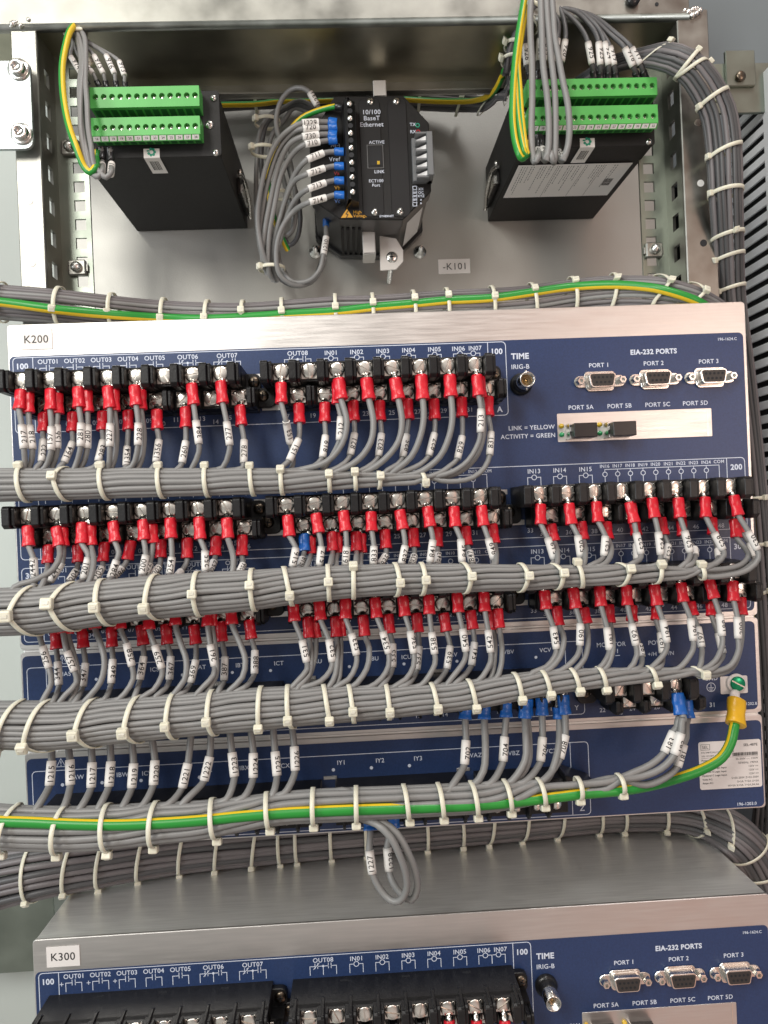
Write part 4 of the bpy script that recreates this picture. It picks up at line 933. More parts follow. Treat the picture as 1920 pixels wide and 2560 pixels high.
    for i, (c_, a, m_, j) in enumerate((('q', (515, 110), (510, 245, 490, 490), (360, 720)), ('q', (680, 90), (690, 235, 695, 485), (620, 720)), ('q', (905, 70), (910, 260, 900, 510), (780, 730)), ('q', (1090, 40), (1095, 250, 1075, 500), (970, 720)),
                                      ('q', (1305, 20), (1320, 270, 1300, 515), (1200, 720)), ('q', (1505, -10), (1530, 240, 1515, 485), (1380, 710)), ('r', (390, 180), (355, 505, 300, 750), (150, 920)), ('r', (585, 160), (570, 440, 515, 680), (300, 910)),
                                      ('r', (770, 150), (790, 400, 815, 640), (730, 870)), ('r', (980, 150), (1000, 405, 1000, 650), (900, 850)), ('r', (1200, 130), (1215, 390, 1235, 630), (1190, 820)), ('r', (1385, 110), (1405, 340, 1415, 580), (1300, 810)))):
        w(c_, 'A', B_, (a[0] - 8, a[1] - 90, a[0] - 4, a[1] + 25), m_, str(1215 + i), j, B4, sc=None)
    w('p', 'C', B_, (615, 1365, 660, 1600), None, '182', None, B4); WIRES.pop()
WA()
FINISH = []
def sc_near(p, tier):
    c = [s for s in SCREWS if s[3] == tier]; return min(c, key=lambda s: (s[0] - p.x) ** 2 + (s[2] - (p.z + 7)) ** 2)
rowname = lambda z: '100' if z > -60 else '200' if z > -130 else '300'
for wd in WIRES:
    c, tr = wd['c'], wd['tier']; dy = 2.6 if wd['dup'] else 0
    Ys = {'T': (-29.5, -32.5, -35.5, -37.0), 'B': (-20.5, -23.5, -27.5, -31.5), 'A': (-24, -26, -29, -33)}[tr]
    L = wd['lug']; L0 = at(c, L[0], L[1], Ys[0] + dy * .5); L1 = at(c, L[2], L[3], Ys[1] + dy)
    M0 = M1 = None
    if wd['mk']: k = wd['mk']; M0 = at(c, k[0], k[1], Ys[2] + dy); M1 = at(c, k[2], k[3], Ys[3] + dy)
    bun = wd['bun']; jx, jy = px(c, *wd['join']); Cc, hh = bun.C(jx); Yj = Cc.y - 1.0 + dy
    y0_ = Ys[3] + dy if M1 else Ys[1] + dy; vias = []
    nv = len(wd['via'])
    if wd['txt'] in ('201', '284', '255') and nv and M0 is not None and wd['via'][0][1] < wd['mk'][1]: pre = [at(c, *wd['via'][0], (Ys[1] + Ys[2]) / 2 + dy)]; vl = []
    else: pre = []; vl = wd['via']
    if wd['txt'] == '' and M0 is not None: pre = [at(c, *v, (Ys[1] + Ys[2]) / 2) for v in wd['via']]; vl = []
    for i, v in enumerate(vl):
        f = (i + 1) / (len(vl) + 1); bulge = -4.0 * math.sin(f * math.pi) if M1 is None and not wd['dup'] else -1.0 * math.sin(f * math.pi)
        vias.append(at(c, v[0], v[1], y0_ + (Yj - y0_) * f + bulge))
    J = at(c, wd['join'][0], wd['join'][1], Yj)
    if wd['txt'] == '153': M1 = at(c, *wd['mk'][2:], -27); vias = [at(c, *wd['via'][0], -24)]; J = at(c, *wd['join'], -28)
    wd.update(L0=L0, L1=L1, M0=M0, M1=M1, vias=vias, pre=pre, J=J, jx=jx, Jp=jy)
    bun.w.append(wd)
# extra wires that join the bottom bundle: power feeds 181/182/183 and the two looped ones
EXTRA = []
def extra(pts, jx, bun, **k): d = dict(jx=jx, pts=pts, **k); bun.w.append(d); EXTRA.append((d, bun))
def P3(c, *l): return [at(c, x, y, Y) for x, y, Y in l]
extra(P3('p', (655, 1570, -33), (665, 1640, -34)) + P3('u', (775, 60, -35), (760, 150, -36), (725, 195, -37), (635, 400, -39), (500, 520, -40), (350, 590, -41)), 1575, B4, txt='183', mk=(P3('u', (725, 195, -37), (635, 400, -39))), lug=P3('p', (630, 1390, -30), (660, 1600, -33)), dup=1)
extra(P3('p', (660, 1570, -36), (690, 1659, -38)) + P3('u', (810, 80, -39), (805, 150, -40), (800, 205, -40.5), (735, 420, -42), (600, 560, -42), (400, 640, -42)), 1580, B4, txt='182', mk=(P3('u', (800, 205, -40.5), (735, 420, -42))), lug=P3('p', (610, 1350, -32), (655, 1600, -36)))
extra(P3('p', (735, 1640, -27)) + P3('u', (850, 130, -29), (850, 250, -31), (820, 320, -33), (760, 540, -36), (640, 650, -39), (450, 720, -40)), 1572, B4, txt='181', mk=(P3('u', (825, 320, -33), (765, 540, -36))), lug=P3('p', (715, 1430, -24), (740, 1640, -27)), dup=1)
extra(P3('s', (655, 1060, -29), (650, 1200, -30), (645, 1285, -31), (675, 1515, -33)) + P3('5', (830, 860, -35), (890, 925, -38), (945, 930, -41), (985, 870, -44), (985, 780, -47), (950, 670, -49), (890, 550, -49), (810, 475, -46), (740, 450, -42)), 890, B4, txt='1227', mk=(P3('s', (645, 1285, -31), (675, 1515, -33))), lug=P3('s', (650, 985, -27), (655, 1090, -29)), back=1)
extra(P3('s', (880, 1040, -25), (845, 1150, -26), (820, 1260, -27), (840, 1490, -29)) + P3('5', (905, 820, -32), (960, 895, -35), (1015, 925, -38), (1050, 860, -41), (1040, 760, -44), (1000, 650, -46), (930, 530, -46), (850, 465, -43), (770, 440, -40)), 905, B4, txt='1228', mk=(P3('s', (820, 1260, -27), (840, 1490, -29))), lug=P3('s', (880, 950, -24), (880, 1060, -25)), back=1)
for B_ in (B1, B2, B3, B4): B_.finish()
def key(wd):
    sc = sc_near(wd['L0'], wd['tier']) if wd['sc'] else None
    if sc is None: return ('A', 'left' if wd['L0'].x < 200 else 'right')
    return (rowname(sc[2]), 'left' if sc[0] < 146 else 'middle' if sc[0] < 290 else 'right', wd['tier'])
GR = {}
for wd in WIRES: GR.setdefault(key(wd), []).append(wd)
for wd in WIRES:
    bun = wd['bun']; r = wd['r'] or (1.92 if wd['tier'] == 'A' else 1.5)
    sc = sc_near(wd['L0'], wd['tier']) if wd['sc'] else None
    row = rowname(sc[2]) if sc else ''
    colr = {'R': 'red', 'B': 'blue'}[wd['col']]
    where = {'T': 'upper', 'B': 'lower'}.get(wd['tier'], '')
    kx = key(wd); ordn = ORD[sorted(GR[kx], key=lambda q: (q['L0'].x, q['dup'])).index(wd)] if len(GR[kx]) <= 24 else 'some'
    what = ('grey wire printed %s' % wd['txt']) if wd['txt'] else 'unmarked grey wire'
    if wd['tier'] == 'A': lab = 'thick %s, %s from left of the %s group entering the lowest bundle' % (what, ordn, 'left' if wd['L0'].x < 200 else 'right')
    else: lab = '%s, %s from left on %s screws, %s block, %s row' % (what, ordn, where, kx[1], {'100': 'top', '200': 'middle', '300': 'bottom'}[row])
    t = thing('control_wire', lab, 'wire', wd['L0'], 'control wires with crimped lugs')
    pts = [wd['L1'] - (wd['L1'] - wd['L0']) * .25, wd['L1']] + wd['pre']
    if wd['M0'] is not None: pts += [wd['M0'], wd['M0'].lerp(wd['M1'], .5), wd['M1']]
    pts += wd['vias'] + [wd['J']] + bun.path(wd)
    MB(WIRE).tube(spline(pts, 3.2), r, WIRE, 10).build('insulation', t)
    ring_terminal(t, sc, wd['L0'], 1.0 if wd['dup'] else 0)
    crimp(t, wd['L0'], wd['L1'], RED if wd['col'] == 'R' else BLUEV, 1.12 if r > 1.6 else 1.0, twist=random.uniform(-.25, .25))
    if wd['M0'] is not None: marker(t, wd['M0'], wd['M1'], wd['txt'], r + .62)
for d, bun in EXTRA:
    t = thing('power_wire', {'183': 'thick grey wire by the earth wire, its sleeve %s left of the other two', '182': 'thick grey wire by the earth wire, its sleeve %s in front', '181': 'thick grey wire by the earth wire, its sleeve %s behind and lowest', '1227': 'grey wire sleeved %s hanging in the left of two loops under the lowest bundle', '1228': 'grey wire sleeved %s hanging in the right of two loops under the lowest bundle'}[d['txt']] % d['txt'], 'wire', d['lug'][0], 'power wires with blue lugs')
    MB(WIRE).tube(spline(d['pts'] + bun.path(d), 3.2), 1.92, WIRE, 10).build('insulation', t)
    ring_terminal(t, (374.9, -27.2, -223.6) if d['txt'] in ('182', '183') else None, d['lug'][0]); crimp(t, d['lug'][0], d['lug'][1], BLUEV, 1.15); marker(t, d['mk'][0], d['mk'][1], d['txt'], 2.5)

# ------------------------------------------------------------------ earth wires (green and yellow)
def striped(name, pts, r, label, cat='wire', seg2=(0, 1, 2, 11), n=12, group=None, step=3.0, parent=None):
    b = MB(GREEN); b.tube(spline(pts, step), r, GREEN, n, M2=YELLOW, seg2=seg2); o = b.build(name, loc=pts[0]);
    return tag(o, label, cat, group)
gp = []
for x, y in ((-170, 2050), (-60, 2052), (60, 2055), (200, 2061), (300, 2062), (400, 2058), (500, 2051), (600, 2041), (700, 2033), (800, 2028), (900, 2024), (1000, 2021), (1150, 2015), (1230, 2010), (1300, 2003), (1380, 1994), (1450, 1985), (1550, 1976)):
    p, h = B4.C(x); q = U(x, y, p.y); dz = q.z - p.z; yy = p.y - math.sqrt(max(1.0, (h - .5) ** 2 * .85 - dz * dz)) + .7
    gp.append(U(x, y, yy))
gp += P3('u', (450, 735, -36), (700, 672, -30), (1000, 570, -26), (1200, 450, -23), (1290, 300, -20), (1325, 140, -17)) + P3('p', (1292, 1600, -12))
t = thing('earth_wire', 'thick green earth wire with yellow crimp and ring under the green screw', 'earth wire', gp[-1])
b = MB(GREEN); b.tube(spline(gp, 3), 2.9, GREEN, 20, M2=YELLOW, seg2=(15, 16)); b.build('insulation', t)
q0 = at('p', 1295, 1420, -7); q1 = at('p', 1292, 1500, -9)
q2 = at('u', 1340, 125, -17)
crimp(t, at('p', 1298, 1425, -8), q2, YELV, 1.75)
b = MB(STEEL); c0 = Vector((423.2, -1.6, -230.4)); b.lathe([(5.8, -.5), (5.8, .5), (5.4, .7), (2, .7)], c0, PINKST, 28); b.tube([c0 + Vector((.4, -.3, -4)), q0 + Vector((0, 2, 2)), at('p', 1298, 1440, -7)], [1.3, 1.9, 2.5], PINKST, 12, ell=1.7); b.build('ring_terminal', t)
q = MB(GREENSC); screw_geo(q, 423.4, -3.0, -230.4, r=4.3, slot=math.radians(-30), washer=False, M=GREENSC)
q.lathe([(4.3, -1), (4.3, 0)], (423.4, -3, -230.4), GREENSC, 24); q.build('earth_screw', R2)

# ------------------------------------------------------------------ free running bundles
class PBundle:
    """pts: (px, py, half width px, Y)"""
    def __init__(s, pts, rw, name):
        s.rw = rw; s.name = name; P = [U(a, b_, d) for a, b_, c_, d in pts]; H = [c_ * depth(p) / FPX for (a, b_, c_, d), p in zip(pts, P)]
        Q = spline([Vector((p.x, p.y, p.z)) for p in P], 6); cum = [0]
        for a, b_ in zip(P, P[1:]): cum.append(cum[-1] + (b_ - a).length)
        s.P = Q; s.H = []
        for q in Q:
            ds = sorted((((q - p).length, i) for i, p in enumerate(P)))[:2]; wsum = sum(1 / (d + .01) for d, i in ds); s.H.append(sum(H[i] / (d + .01) for d, i in ds) / wsum)
        for _ in range(6): s.H = [s.H[0]] + [(s.H[i - 1] + s.H[i] * 2 + s.H[i + 1]) / 4 for i in range(1, len(s.H) - 1)] + [s.H[-1]]
    def frame(s, i):
        t = s.P[min(i + 1, len(s.P) - 1)] - s.P[max(i - 1, 0)]; t.normalize(); n = Vector((-t.z, 0, t.x))
        if n.length < .2: n = Vector((0, 0, 1))
        n.normalize(); return t, n
    def strand(s, th, k=1.0, step=1, wob=0.0, ph=0):
        out = []
        for i in range(0, len(s.P), step):
            t, n = s.frame(i); R = max(.3, s.H[i] - s.rw) * k; a = th + wob * math.sin(i * .16 + ph)
            out.append(s.P[i] + n * math.cos(a) * R + Vector((0, -1, 0)) * math.sin(a) * R)
        return out
    def near(s, x, y):
        best = min(range(len(s.P)), key=lambda i: (s.px[i][0] - x) ** 2 + (s.px[i][1] - y) ** 2) if hasattr(s, 'px') else None
        if best is None:
            s.px = []
            for p in s.P:
                v = ROT.T @ (np.array(p) - CAM_T); s.px.append((960 + FPX * v[0] / v[1], 1280 - FPX * v[2] / v[1]))
            return s.near(x, y)
        return best
    def fill(s, M, mats=None, lab='', n=None, group='', a0=-.12, a1=1.12, inner=False):
        Rm = sorted(s.H)[len(s.H) // 2] - s.rw; n = n or max(3, int(round(math.pi * (a1 - a0) * Rm / (2 * s.rw))))
        for k in range(n):
            th = math.pi * (a0 + (a1 - a0) * (k + .5) / n)
            b = MB(M); pts = s.strand(th, 1.0 + random.uniform(-.05, .05), 1, .05, k * 1.9); b.tube(pts, s.rw, (mats[k % len(mats)] if mats else M), 9)
            o = b.build('bundled_wire', loc=pts[0]); tag(o, lab % ORD[k], 'wire', group)
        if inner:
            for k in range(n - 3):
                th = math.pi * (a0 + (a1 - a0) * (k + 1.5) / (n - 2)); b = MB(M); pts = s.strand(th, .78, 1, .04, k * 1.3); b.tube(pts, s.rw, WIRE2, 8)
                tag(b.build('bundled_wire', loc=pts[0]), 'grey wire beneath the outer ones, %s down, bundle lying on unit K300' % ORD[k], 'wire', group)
def tie_ring(parent, fn, wid=2.5, th=.55):
    """fn(angle)->(point, radial, axial)"""
    n = 40; vs = []; fs = []
    for k in range(n):
        p, rd, ax = fn(2 * math.pi * k / n)
        for a, b_ in ((-.5, -.5), (.5, -.5), (.62, 0), (.5, .5), (-.5, .5)): vs.append(p + rd * (a * th + th * .5) + ax * b_ * wid)
    for k in range(n):
        j = (k + 1) % n
        for i in range(5): fs.append([k * 5 + i, k * 5 + (i + 1) % 5, j * 5 + (i + 1) % 5, j * 5 + i])
    b = MB(NYLON); b.add(vs, fs, NYLON, True); return b.build('strap', parent)
def tie_head(parent, p, rd, ax, sz=1.0):
    u = ax.normalized(); n = rd.normalized(); v = n.cross(u).normalized()
    m_ = Matrix(((u.x, n.x, v.x, p.x), (u.y, n.y, v.y, p.y), (u.z, n.z, v.z, p.z), (0, 0, 0, 1)))
    b = MB(NYLON); b.box(-2.35 * sz, 2.35 * sz, -.4, 3.1 * sz, -2.3 * sz, 2.3 * sz, NYLON, .7 * sz, 2, mtx=m_)
    b.box(-1.3 * sz, 1.3 * sz, 2.9 * sz, 3.35 * sz, -.7 * sz, .9 * sz, NYLON, .2, mtx=m_)
    return b.build('locking_head', parent)
def tie(B_, hd, xt, xb, label, group, sz=1.0):
    xh, yh = hd; p, h = B_.C(xh); q = U(xh, yh, p.y - h * .5); c = max(-1, min(1, (q.z - p.z) / (h + .6))); thh = math.acos(c)
    if c <= -.98: thh = math.pi * .93
    if c >= .98: thh = math.pi * .09
    def X(a):
        if a <= thh: return xt + (xh - xt) * (a / max(thh, .01))
        if a <= math.pi: return xh + (xb - xh) * ((a - thh) / max(math.pi - thh, .01))
        return xb + (xt - xb) * ((a - math.pi) / math.pi)
    def fn(a):
        x = X(a); C_, hh = B_.C(x); rd = Vector((0, -math.sin(a), math.cos(a))); ex = 2.2 * max(0, math.sin(a)) ** 2 if B_ is B4 else 0; return C_ + rd * (hh + .25 + ex), rd, Vector((1, 0, 0))
    t = thing('cable_tie', label, 'cable tie', fn(thh)[0], group)
    tie_ring(t, fn, 2.4 * (.6 + .4 * sz)); P_, rd, ax = fn(thh); tie_head(t, P_ + rd * .3, rd, ax, sz)
def ties(B_, lst, where, group, sz=lambda x: 1.0):
    lst = sorted(lst, key=lambda v: v[0])
    for k, (xh, yh, xt, xb) in enumerate(lst): tie(B_, (xh, yh), xt, xb, 'cream cable tie, %s from the left on %s' % (ORD[k], where), group, sz(xh))
ties(B1, [(54, 1159, 48, 70), (147.6, 1192, 165, 169), (256, 1162, 253, 269), (400, 1160, 399, 407), (515, 1160, 514, 520), (627.5, 1168, 626, 634), (704.5, 1177, 704, 706), (824, 1188, 822, 824), (888, 1183, 888, 889), (951, 1192, 946, 947), (1062.5, 1205, 1054, 1066)],
     B1.name, 'cable ties on the first bundle', lambda x: 1.0 if x < 300 else .92)
ties(B2, [(46.7, 1534, 87, 98), (145, 1507, 184, 191), (258, 1513, 256, 280), (375, 1515, 390, 399), (493, 1482, 495, 500), (632, 1462, 631, 637), (728, 1484, 710, 730), (823, 1453, 821, 822), (885, 1419, 886, 882), (998, 1454, 988, 988), (1061, 1448, 1054, 1052), (1173.6, 1440, 1158, 1160), (1314, 1439, 1302, 1297), (1401, 1433, 1382, 1390), (1442, 1398, 1445, 1453), (1567, 1424, 1548, 1548), (1648, 1415, 1645, 1639), (1752, 1400, 1754, 1756)],
     B2.name, 'cable ties on the second bundle', lambda x: 1.3 if x < 200 else 1.15 if x < 400 else 1.0)
ties(B3, [(2, 1872, 58, 0), (79, 1858, 124, 127), (207, 1826, 236, 247), (325, 1821, 347, 353), (427, 1806, 435, 439), (527, 1795, 531, 540), (650, 1813, 654, 650), (723, 1792, 721, 734), (824, 1794, 810, 825), (882, 1771, 873, 884), (972, 1773, 966, 971), (1090, 1765, 1078, 1088), (1185, 1765, 1171, 1185), (1298, 1744, 1286, 1298), (1369, 1732, 1353, 1369), (1442, 1723, 1425, 1442), (1510, 1721, 1495, 1510), (1637, 1708, 1621, 1637), (1756, 1684, 1733, 1752)],
     B3.name, 'cable ties on the third bundle', lambda x: 1.2 if x < 360 else 1.0)
ties(B4, [(10, 2136, 46, 12), (145, 2142, 164, 146), (275, 2130, 268, 275), (385, 2126, 390, 385), (543, 2104, 530, 543), (675, 2084, 667, 675), (783, 2069, 784, 783), (889, 2059, 892, 889), (1022, 2056, 1010, 1022), (1107, 2053, 1096, 1107), (1192, 2047, 1178, 1192), (1275, 2037, 1261, 1275), (1359, 2018, 1345, 1359), (1447, 2001, 1444, 1447), (1554, 1992, 1545, 1556)],
     B4.name, 'cable ties on the bottom bundle', lambda x: 1.05)

def ptie(PB, head, other, label, group, sz=.95, side=None, extra_r=.2):
    i = PB.near(*head); j = PB.near(*other); t0, n0 = PB.frame(i)
    def offs(pt, k): v = U(pt[0], pt[1], PB.P[k].y - PB.H[k] * .4) - PB.P[k]; _, n = PB.frame(k); return v.dot(n) / (PB.H[k] + .4)
    c = max(-.97, min(.97, offs(head, i))); thh = math.acos(c); co = offs(other, j); opp = 0.0 if co > c else math.pi
    def idx(a):
        # interpolate the station so the strap slants between head and the opposite edge
        d = abs(((a - thh + math.pi) % (2 * math.pi)) - math.pi) / max(.3, abs(opp - thh)); return i + (j - i) * min(1, d)
    def fn(a):
        k = idx(a); k0 = int(max(0, min(len(PB.P) - 2, math.floor(k)))); f = k - k0; P_ = PB.P[k0].lerp(PB.P[k0 + 1], f); t, n = PB.frame(k0)
        rd = n * math.cos(a) + Vector((0, -1, 0)) * math.sin(a); return P_ + rd * (PB.H[k0] + extra_r), rd, t
    t = thing('cable_tie', label, 'cable tie', fn(thh)[0], group); tie_ring(t, fn, 2.3); P_, rd, ax = fn(thh); tie_head(t, P_ + rd * .3, rd, ax, sz)
# bundle behind the top edge of the upper unit
T0 = [(-150, 703), (6, 713), (152, 725), (285, 740), (413, 752), (520, 757), (610, 758), (709, 752), (840, 742), (932, 740), (1035, 733), (1117, 727), (1229, 722), (1330, 714), (1429, 699), (1525, 690), (1653, 694), (1740, 716), (1800, 752), (1850, 830)]
PB0 = PBundle([(x, y + 43, 42 if x < 1700 else 36, float(np.interp(x, (0, 200, 420, 1450, 1690, 1740, 1800, 1850), (11, 12, 40, 44, 12, 13, 24, 45)))) for x, y in T0], 1.45, 'top')
PB0.fill(WIRE, [WIREP, WIRE, WIREP], 'grey wire, %s from the top in the bundle above unit K200', group='wires in the bundle above the upper unit')
gpx = [(-150, 742), (0, 755), (152, 775), (285, 787), (413, 795), (520, 797), (620, 792), (720, 785), (840, 778), (930, 768), (1035, 759), (1116, 751), (1229, 745), (1330, 731), (1429, 717), (1525, 712), (1600, 716), (1653, 724), (1740, 752), (1790, 785)]
striped('earth_wire', [U(x, y, float(np.interp(x, (0, 200, 420, 1450, 1690, 1740, 1800, 1850), (11, 12, 40, 44, 12, 13, 24, 45))) - 10.5) for x, y in gpx], 2.75, 'green and yellow earth wire running along the bundle above unit K200', 'earth wire', seg2=(1, 2))
for k, (x, y) in enumerate(((6, 758), (152, 777), (285, 787), (413, 800), (523, 800), (610, 786), (709, 786), (840, 776), (932, 767), (1035, 756), (1117, 749), (1229, 751), (1330, 733), (1429, 714), (1525, 706), (1653, 709), (1740, 734))):
    ptie(PB0, (x, y), (x - 16 if x > 1100 else x, y - 60), 'cream cable tie, %s from the left on the bundle above unit K200' % ORD[k], 'cable ties above the upper unit', .9, extra_r=1.6)
# bundle under the upper unit, lying on the lower unit's lid
def rest(x, y, hw, dz=0):
    lo, hi = 20.0, 150.0
    for _ in range(30):
        Y = (lo + hi) / 2; p = U(x, y, Y)
        if p.z - hw * depth(p) / FPX > -358.0 + dz: lo = Y
        else: hi = Y
    return (x, y, hw, Y)
PB5 = PBundle([rest(-140, 2250, 74, -14), rest(0, 2196, 74, -8), rest(100, 2174, 70, -2), rest(250, 2150, 64), rest(450, 2122, 58), rest(700, 2098, 56), rest(1000, 2072, 54), rest(1300, 2046, 52), rest(1550, 2026, 50), rest(1720, 2034, 50), rest(1830, 2085, 54, -6), (1890, 2160, 56, 70), (1925, 2260, 58, 72), (1940, 2400, 58, 74)], 2.1, 'low')
PB5.fill(WIREP, [WIREP, WIRE2, WIREP], 'mauve grey wire, %s from the top in the bundle lying on unit K300', n=16, a0=-.2, inner=True, group='wires in the bundle between the units')
for k, (x, y, dx) in enumerate(((83, 2242, 0), (176, 2225, 4), (269, 2224, -2), (357, 2214, 0), (458, 2192, 2), (551, 2177, 0), (644, 2164, -2), (711, 2172, -10), (739, 2172, -4), (832, 2158, 0), (912, 2154, 0), (1061, 2132, 10), (1152, 2116, 0), (1231, 2112, 4), (1312, 2106, 4), (1402, 2097, 2), (1487, 2089, 4), (1563, 2078, -3), (1647, 2073, -5), (1735, 2063, -4), (1793, 2092, 25))):
    ptie(PB5, (x, y), (x + dx, y - 110), 'cream cable tie, %s from the left hanging from the bundle lying on unit K300' % ORD[k], 'cable ties between the units', .9)
ptie(PB5, (1920, 2080), (1830, 2130), 'cream cable tie round the bend of the bundle at the lower right', 'cable ties at the lower right bend'); ptie(PB5, (1935, 2170), (1860, 2185), 'cream cable tie just below the bend at the lower right', 'cable ties at the lower right bend')
# dark bundle arching over the right post and down behind the units
PB6 = PBundle([(1440, 215, 20, 70), (1530, 165, 28, 46), (1592, 147, 31, 26), (1650, 140, 34, 10), (1715, 163, 37, 4), (1762, 217, 40, 4), (1795, 285, 42, 6), (1808, 366, 42, 8), (1814, 482, 40, 10), (1820, 617, 37, 20), (1826, 752, 36, 34), (1850, 950, 36, 44), (1878, 1200, 34, 50), (1900, 1450, 34, 52), (1915, 1700, 34, 60), (1925, 1950, 34, 80), (1920, 2080, 40, 90)], 1.55, 'right')
PB6.fill(WIRE2, [WIRE2, WIRE2, WIREP], 'dark grey wire, %s from the inside of the thick bundle arching over the right post', n=10, group='wires in the arching dark bundle')
for k, (h_, o_) in enumerate((((1660, 97), (1627, 183)), ((1735, 125), (1685, 190)), ((1768, 140), (1704, 200)), ((1742, 277), (1819, 224)), ((1761, 393), (1848, 357)), ((1764, 496), (1855, 478)), ((1831, 601), (1762, 605)), ((1793, 649), (1853, 634)), ((1797, 724), (1855, 721)), ((1900, 1245), (1850, 1250)), ((1905, 1368), (1860, 1372)), ((1910, 1480), (1870, 1490)))):
    ptie(PB6, h_, o_, 'cream cable tie, %s along the dark bundle from its top end' % ORD[k], 'cable ties on the arching dark bundle', .75)
gy = [U(x, y, 52) for x, y in ((1876, 1000), (1882, 1100), (1889, 1300), (1893, 1420), (1888, 1520), (1872, 1620))]
striped('earth_wire', gy, 1.5, 'thin green and yellow wire running down just right of unit K200', 'earth wire')

# ================================================================== devices on the mounting plate
def UZ(x, y, z):
    d = ROT @ np.array([(x - 960) / FPX, 1, -(y - 1280) / FPX]); k = (z - CAM_T[2]) / d[2]; return Vector(CAM_T + d * k)
def hole_row(b, x0_, pitch, n, zc, zt_, zb2, y, r, M, deep=2.6):
    """front face strip with n round recesses, each holding a slotted screw"""
    out = []
    for k in range(n):
        cx = x0_ + k * pitch; h = pitch / 2; N = 16; vs = []; fs = []
        for i in range(N):
            a = 2 * math.pi * i / N + math.pi / 4; c_, s_ = math.cos(a), math.sin(a); q = max(abs(c_), abs(s_))
            zz = s_ / q; ox = cx + c_ / q * h; oz = (zc + zz * (zt_ - zc)) if zz > 0 else (zc + zz * (zc - zb2))
            vs += [(ox, y, oz), (cx + c_ * r, y, zc + s_ * r), (cx + c_ * r, y + deep, zc + s_ * r)]
        for i in range(N):
            j = (i + 1) % N; fs += [[i * 3, i * 3 + 1, j * 3 + 1, j * 3], [i * 3 + 1, i * 3 + 2, j * 3 + 2, j * 3 + 1]]
        b.add(vs, fs, M); out.append((cx, y + deep, zc))
    return out
def plug_connector(parent, x0_, x1_, zt_, face, y, n, sx0, pitch, scr_z, numbers=None, name='terminal_plug', under=12.0):
    b = MB(GREENP); zb2 = zt_ - face; h = pitch / 2
    a, c = sx0 - h, sx0 + (n - 1) * pitch + h
    # body without front face band
    b.prism([(y + 2.7, zt_), (y + under, zt_), (y + under, zb2), (y + 2.7, zb2)], 'x', x0_, x1_, GREENP)
    b.box(x0_, a, y, y + 2.8, zb2, zt_, GREENP); b.box(c, x1_, y, y + 2.8, zb2, zt_, GREENP)
    zm = scr_z - 3.4
    b.box(a, c, y, y + 2.8, zb2, zm, GREENP); b.box(a - .0, c, y - .25, y + .1, zb2, zm - .8, GREENP)
    b.box(a, c, y + .01, y + 2.8, zt_ - .25, zt_, GREENP)
    pos = hole_row(b, sx0, pitch, n, scr_z, zt_ - .2, zm, y, 1.75, GREENP)
    o = b.build(name, parent)
    b = MB(GREEND)
    for k in range(n): b.box(sx0 + k * pitch - 1.8, sx0 + k * pitch + 1.8, y + 2.5, y + under - 1, zb2 - .15, zb2 + .1, GREEND)  # slightly raised dark blocks paint shaded slots on the underside
    b.build('wire_entries', o)
    if numbers:
        b = MB(STICK); b.prism([(y, zb2 - .02), (y + .2, zb2 - .02), (y + 3, zb2 - 2.4), (y + 2.2, zb2 - 2.4)], 'x', a, c, GREENP)
        o2 = b.build('marking_carrier', o)
        for k in range(n):
            cx = sx0 + k * pitch; b = MB(STICK); p0_ = Vector((0, y - .08, zb2 - .3)); p1_ = Vector((0, y + 2.0, zb2 - 2.2))
            b.add([(cx - pitch * .42, p0_.y, p0_.z), (cx + pitch * .42, p0_.y, p0_.z), (cx + pitch * .42 - .4, p1_.y, p1_.z), (cx - pitch * .42 - .4, p1_.y, p1_.z)], [[0, 1, 2, 3]], STICK)
            vs, fs, w_ = text_geo(str(numbers + k), 1.3, .3); mid = (p0_ + p1_) / 2; dirz = (p0_ - p1_).normalized()
            b.add([Vector((cx + u, mid.y - .08 + dirz.y * v, mid.z + dirz.z * v)) for u, v in vs], fs, BLACKINK); b.build('number_tag', o2)
    for (cx, yy, zz) in pos:
        q = MB(STEEL); q.lathe([(1.72, -.4), (1.72, .1), (1.5, .35), (0, .35)], (cx, yy - .3, zz), SCREW, 14)
        mt = Matrix.Translation((cx, yy - .68, zz)) @ Matrix.Rotation(random.uniform(0, 3), 4, 'Y'); q.box(-1.6, 1.6, -.03, .1, -.22, .22, DARK, mtx=mt); q.build('screw', o)
    return o
def star_sticker(b, x, z, y):
    for k in range(7):
        a = k * 2 * math.pi / 7; r = 1.9; cx = x + r * math.cos(a); cz = z + r * math.sin(a)
        if k == 3: b.add([(cx - 1.2, y, cz - .45), (cx + .6, y, cz - .45), (cx + .6, y, cz + .45), (cx - 1.2, y, cz + .45)], [[0, 1, 2, 3]], GRNINK)
        else: b.ring(cx, cz, .45, .9, GRNINK, y=y, n=10, fill=True)
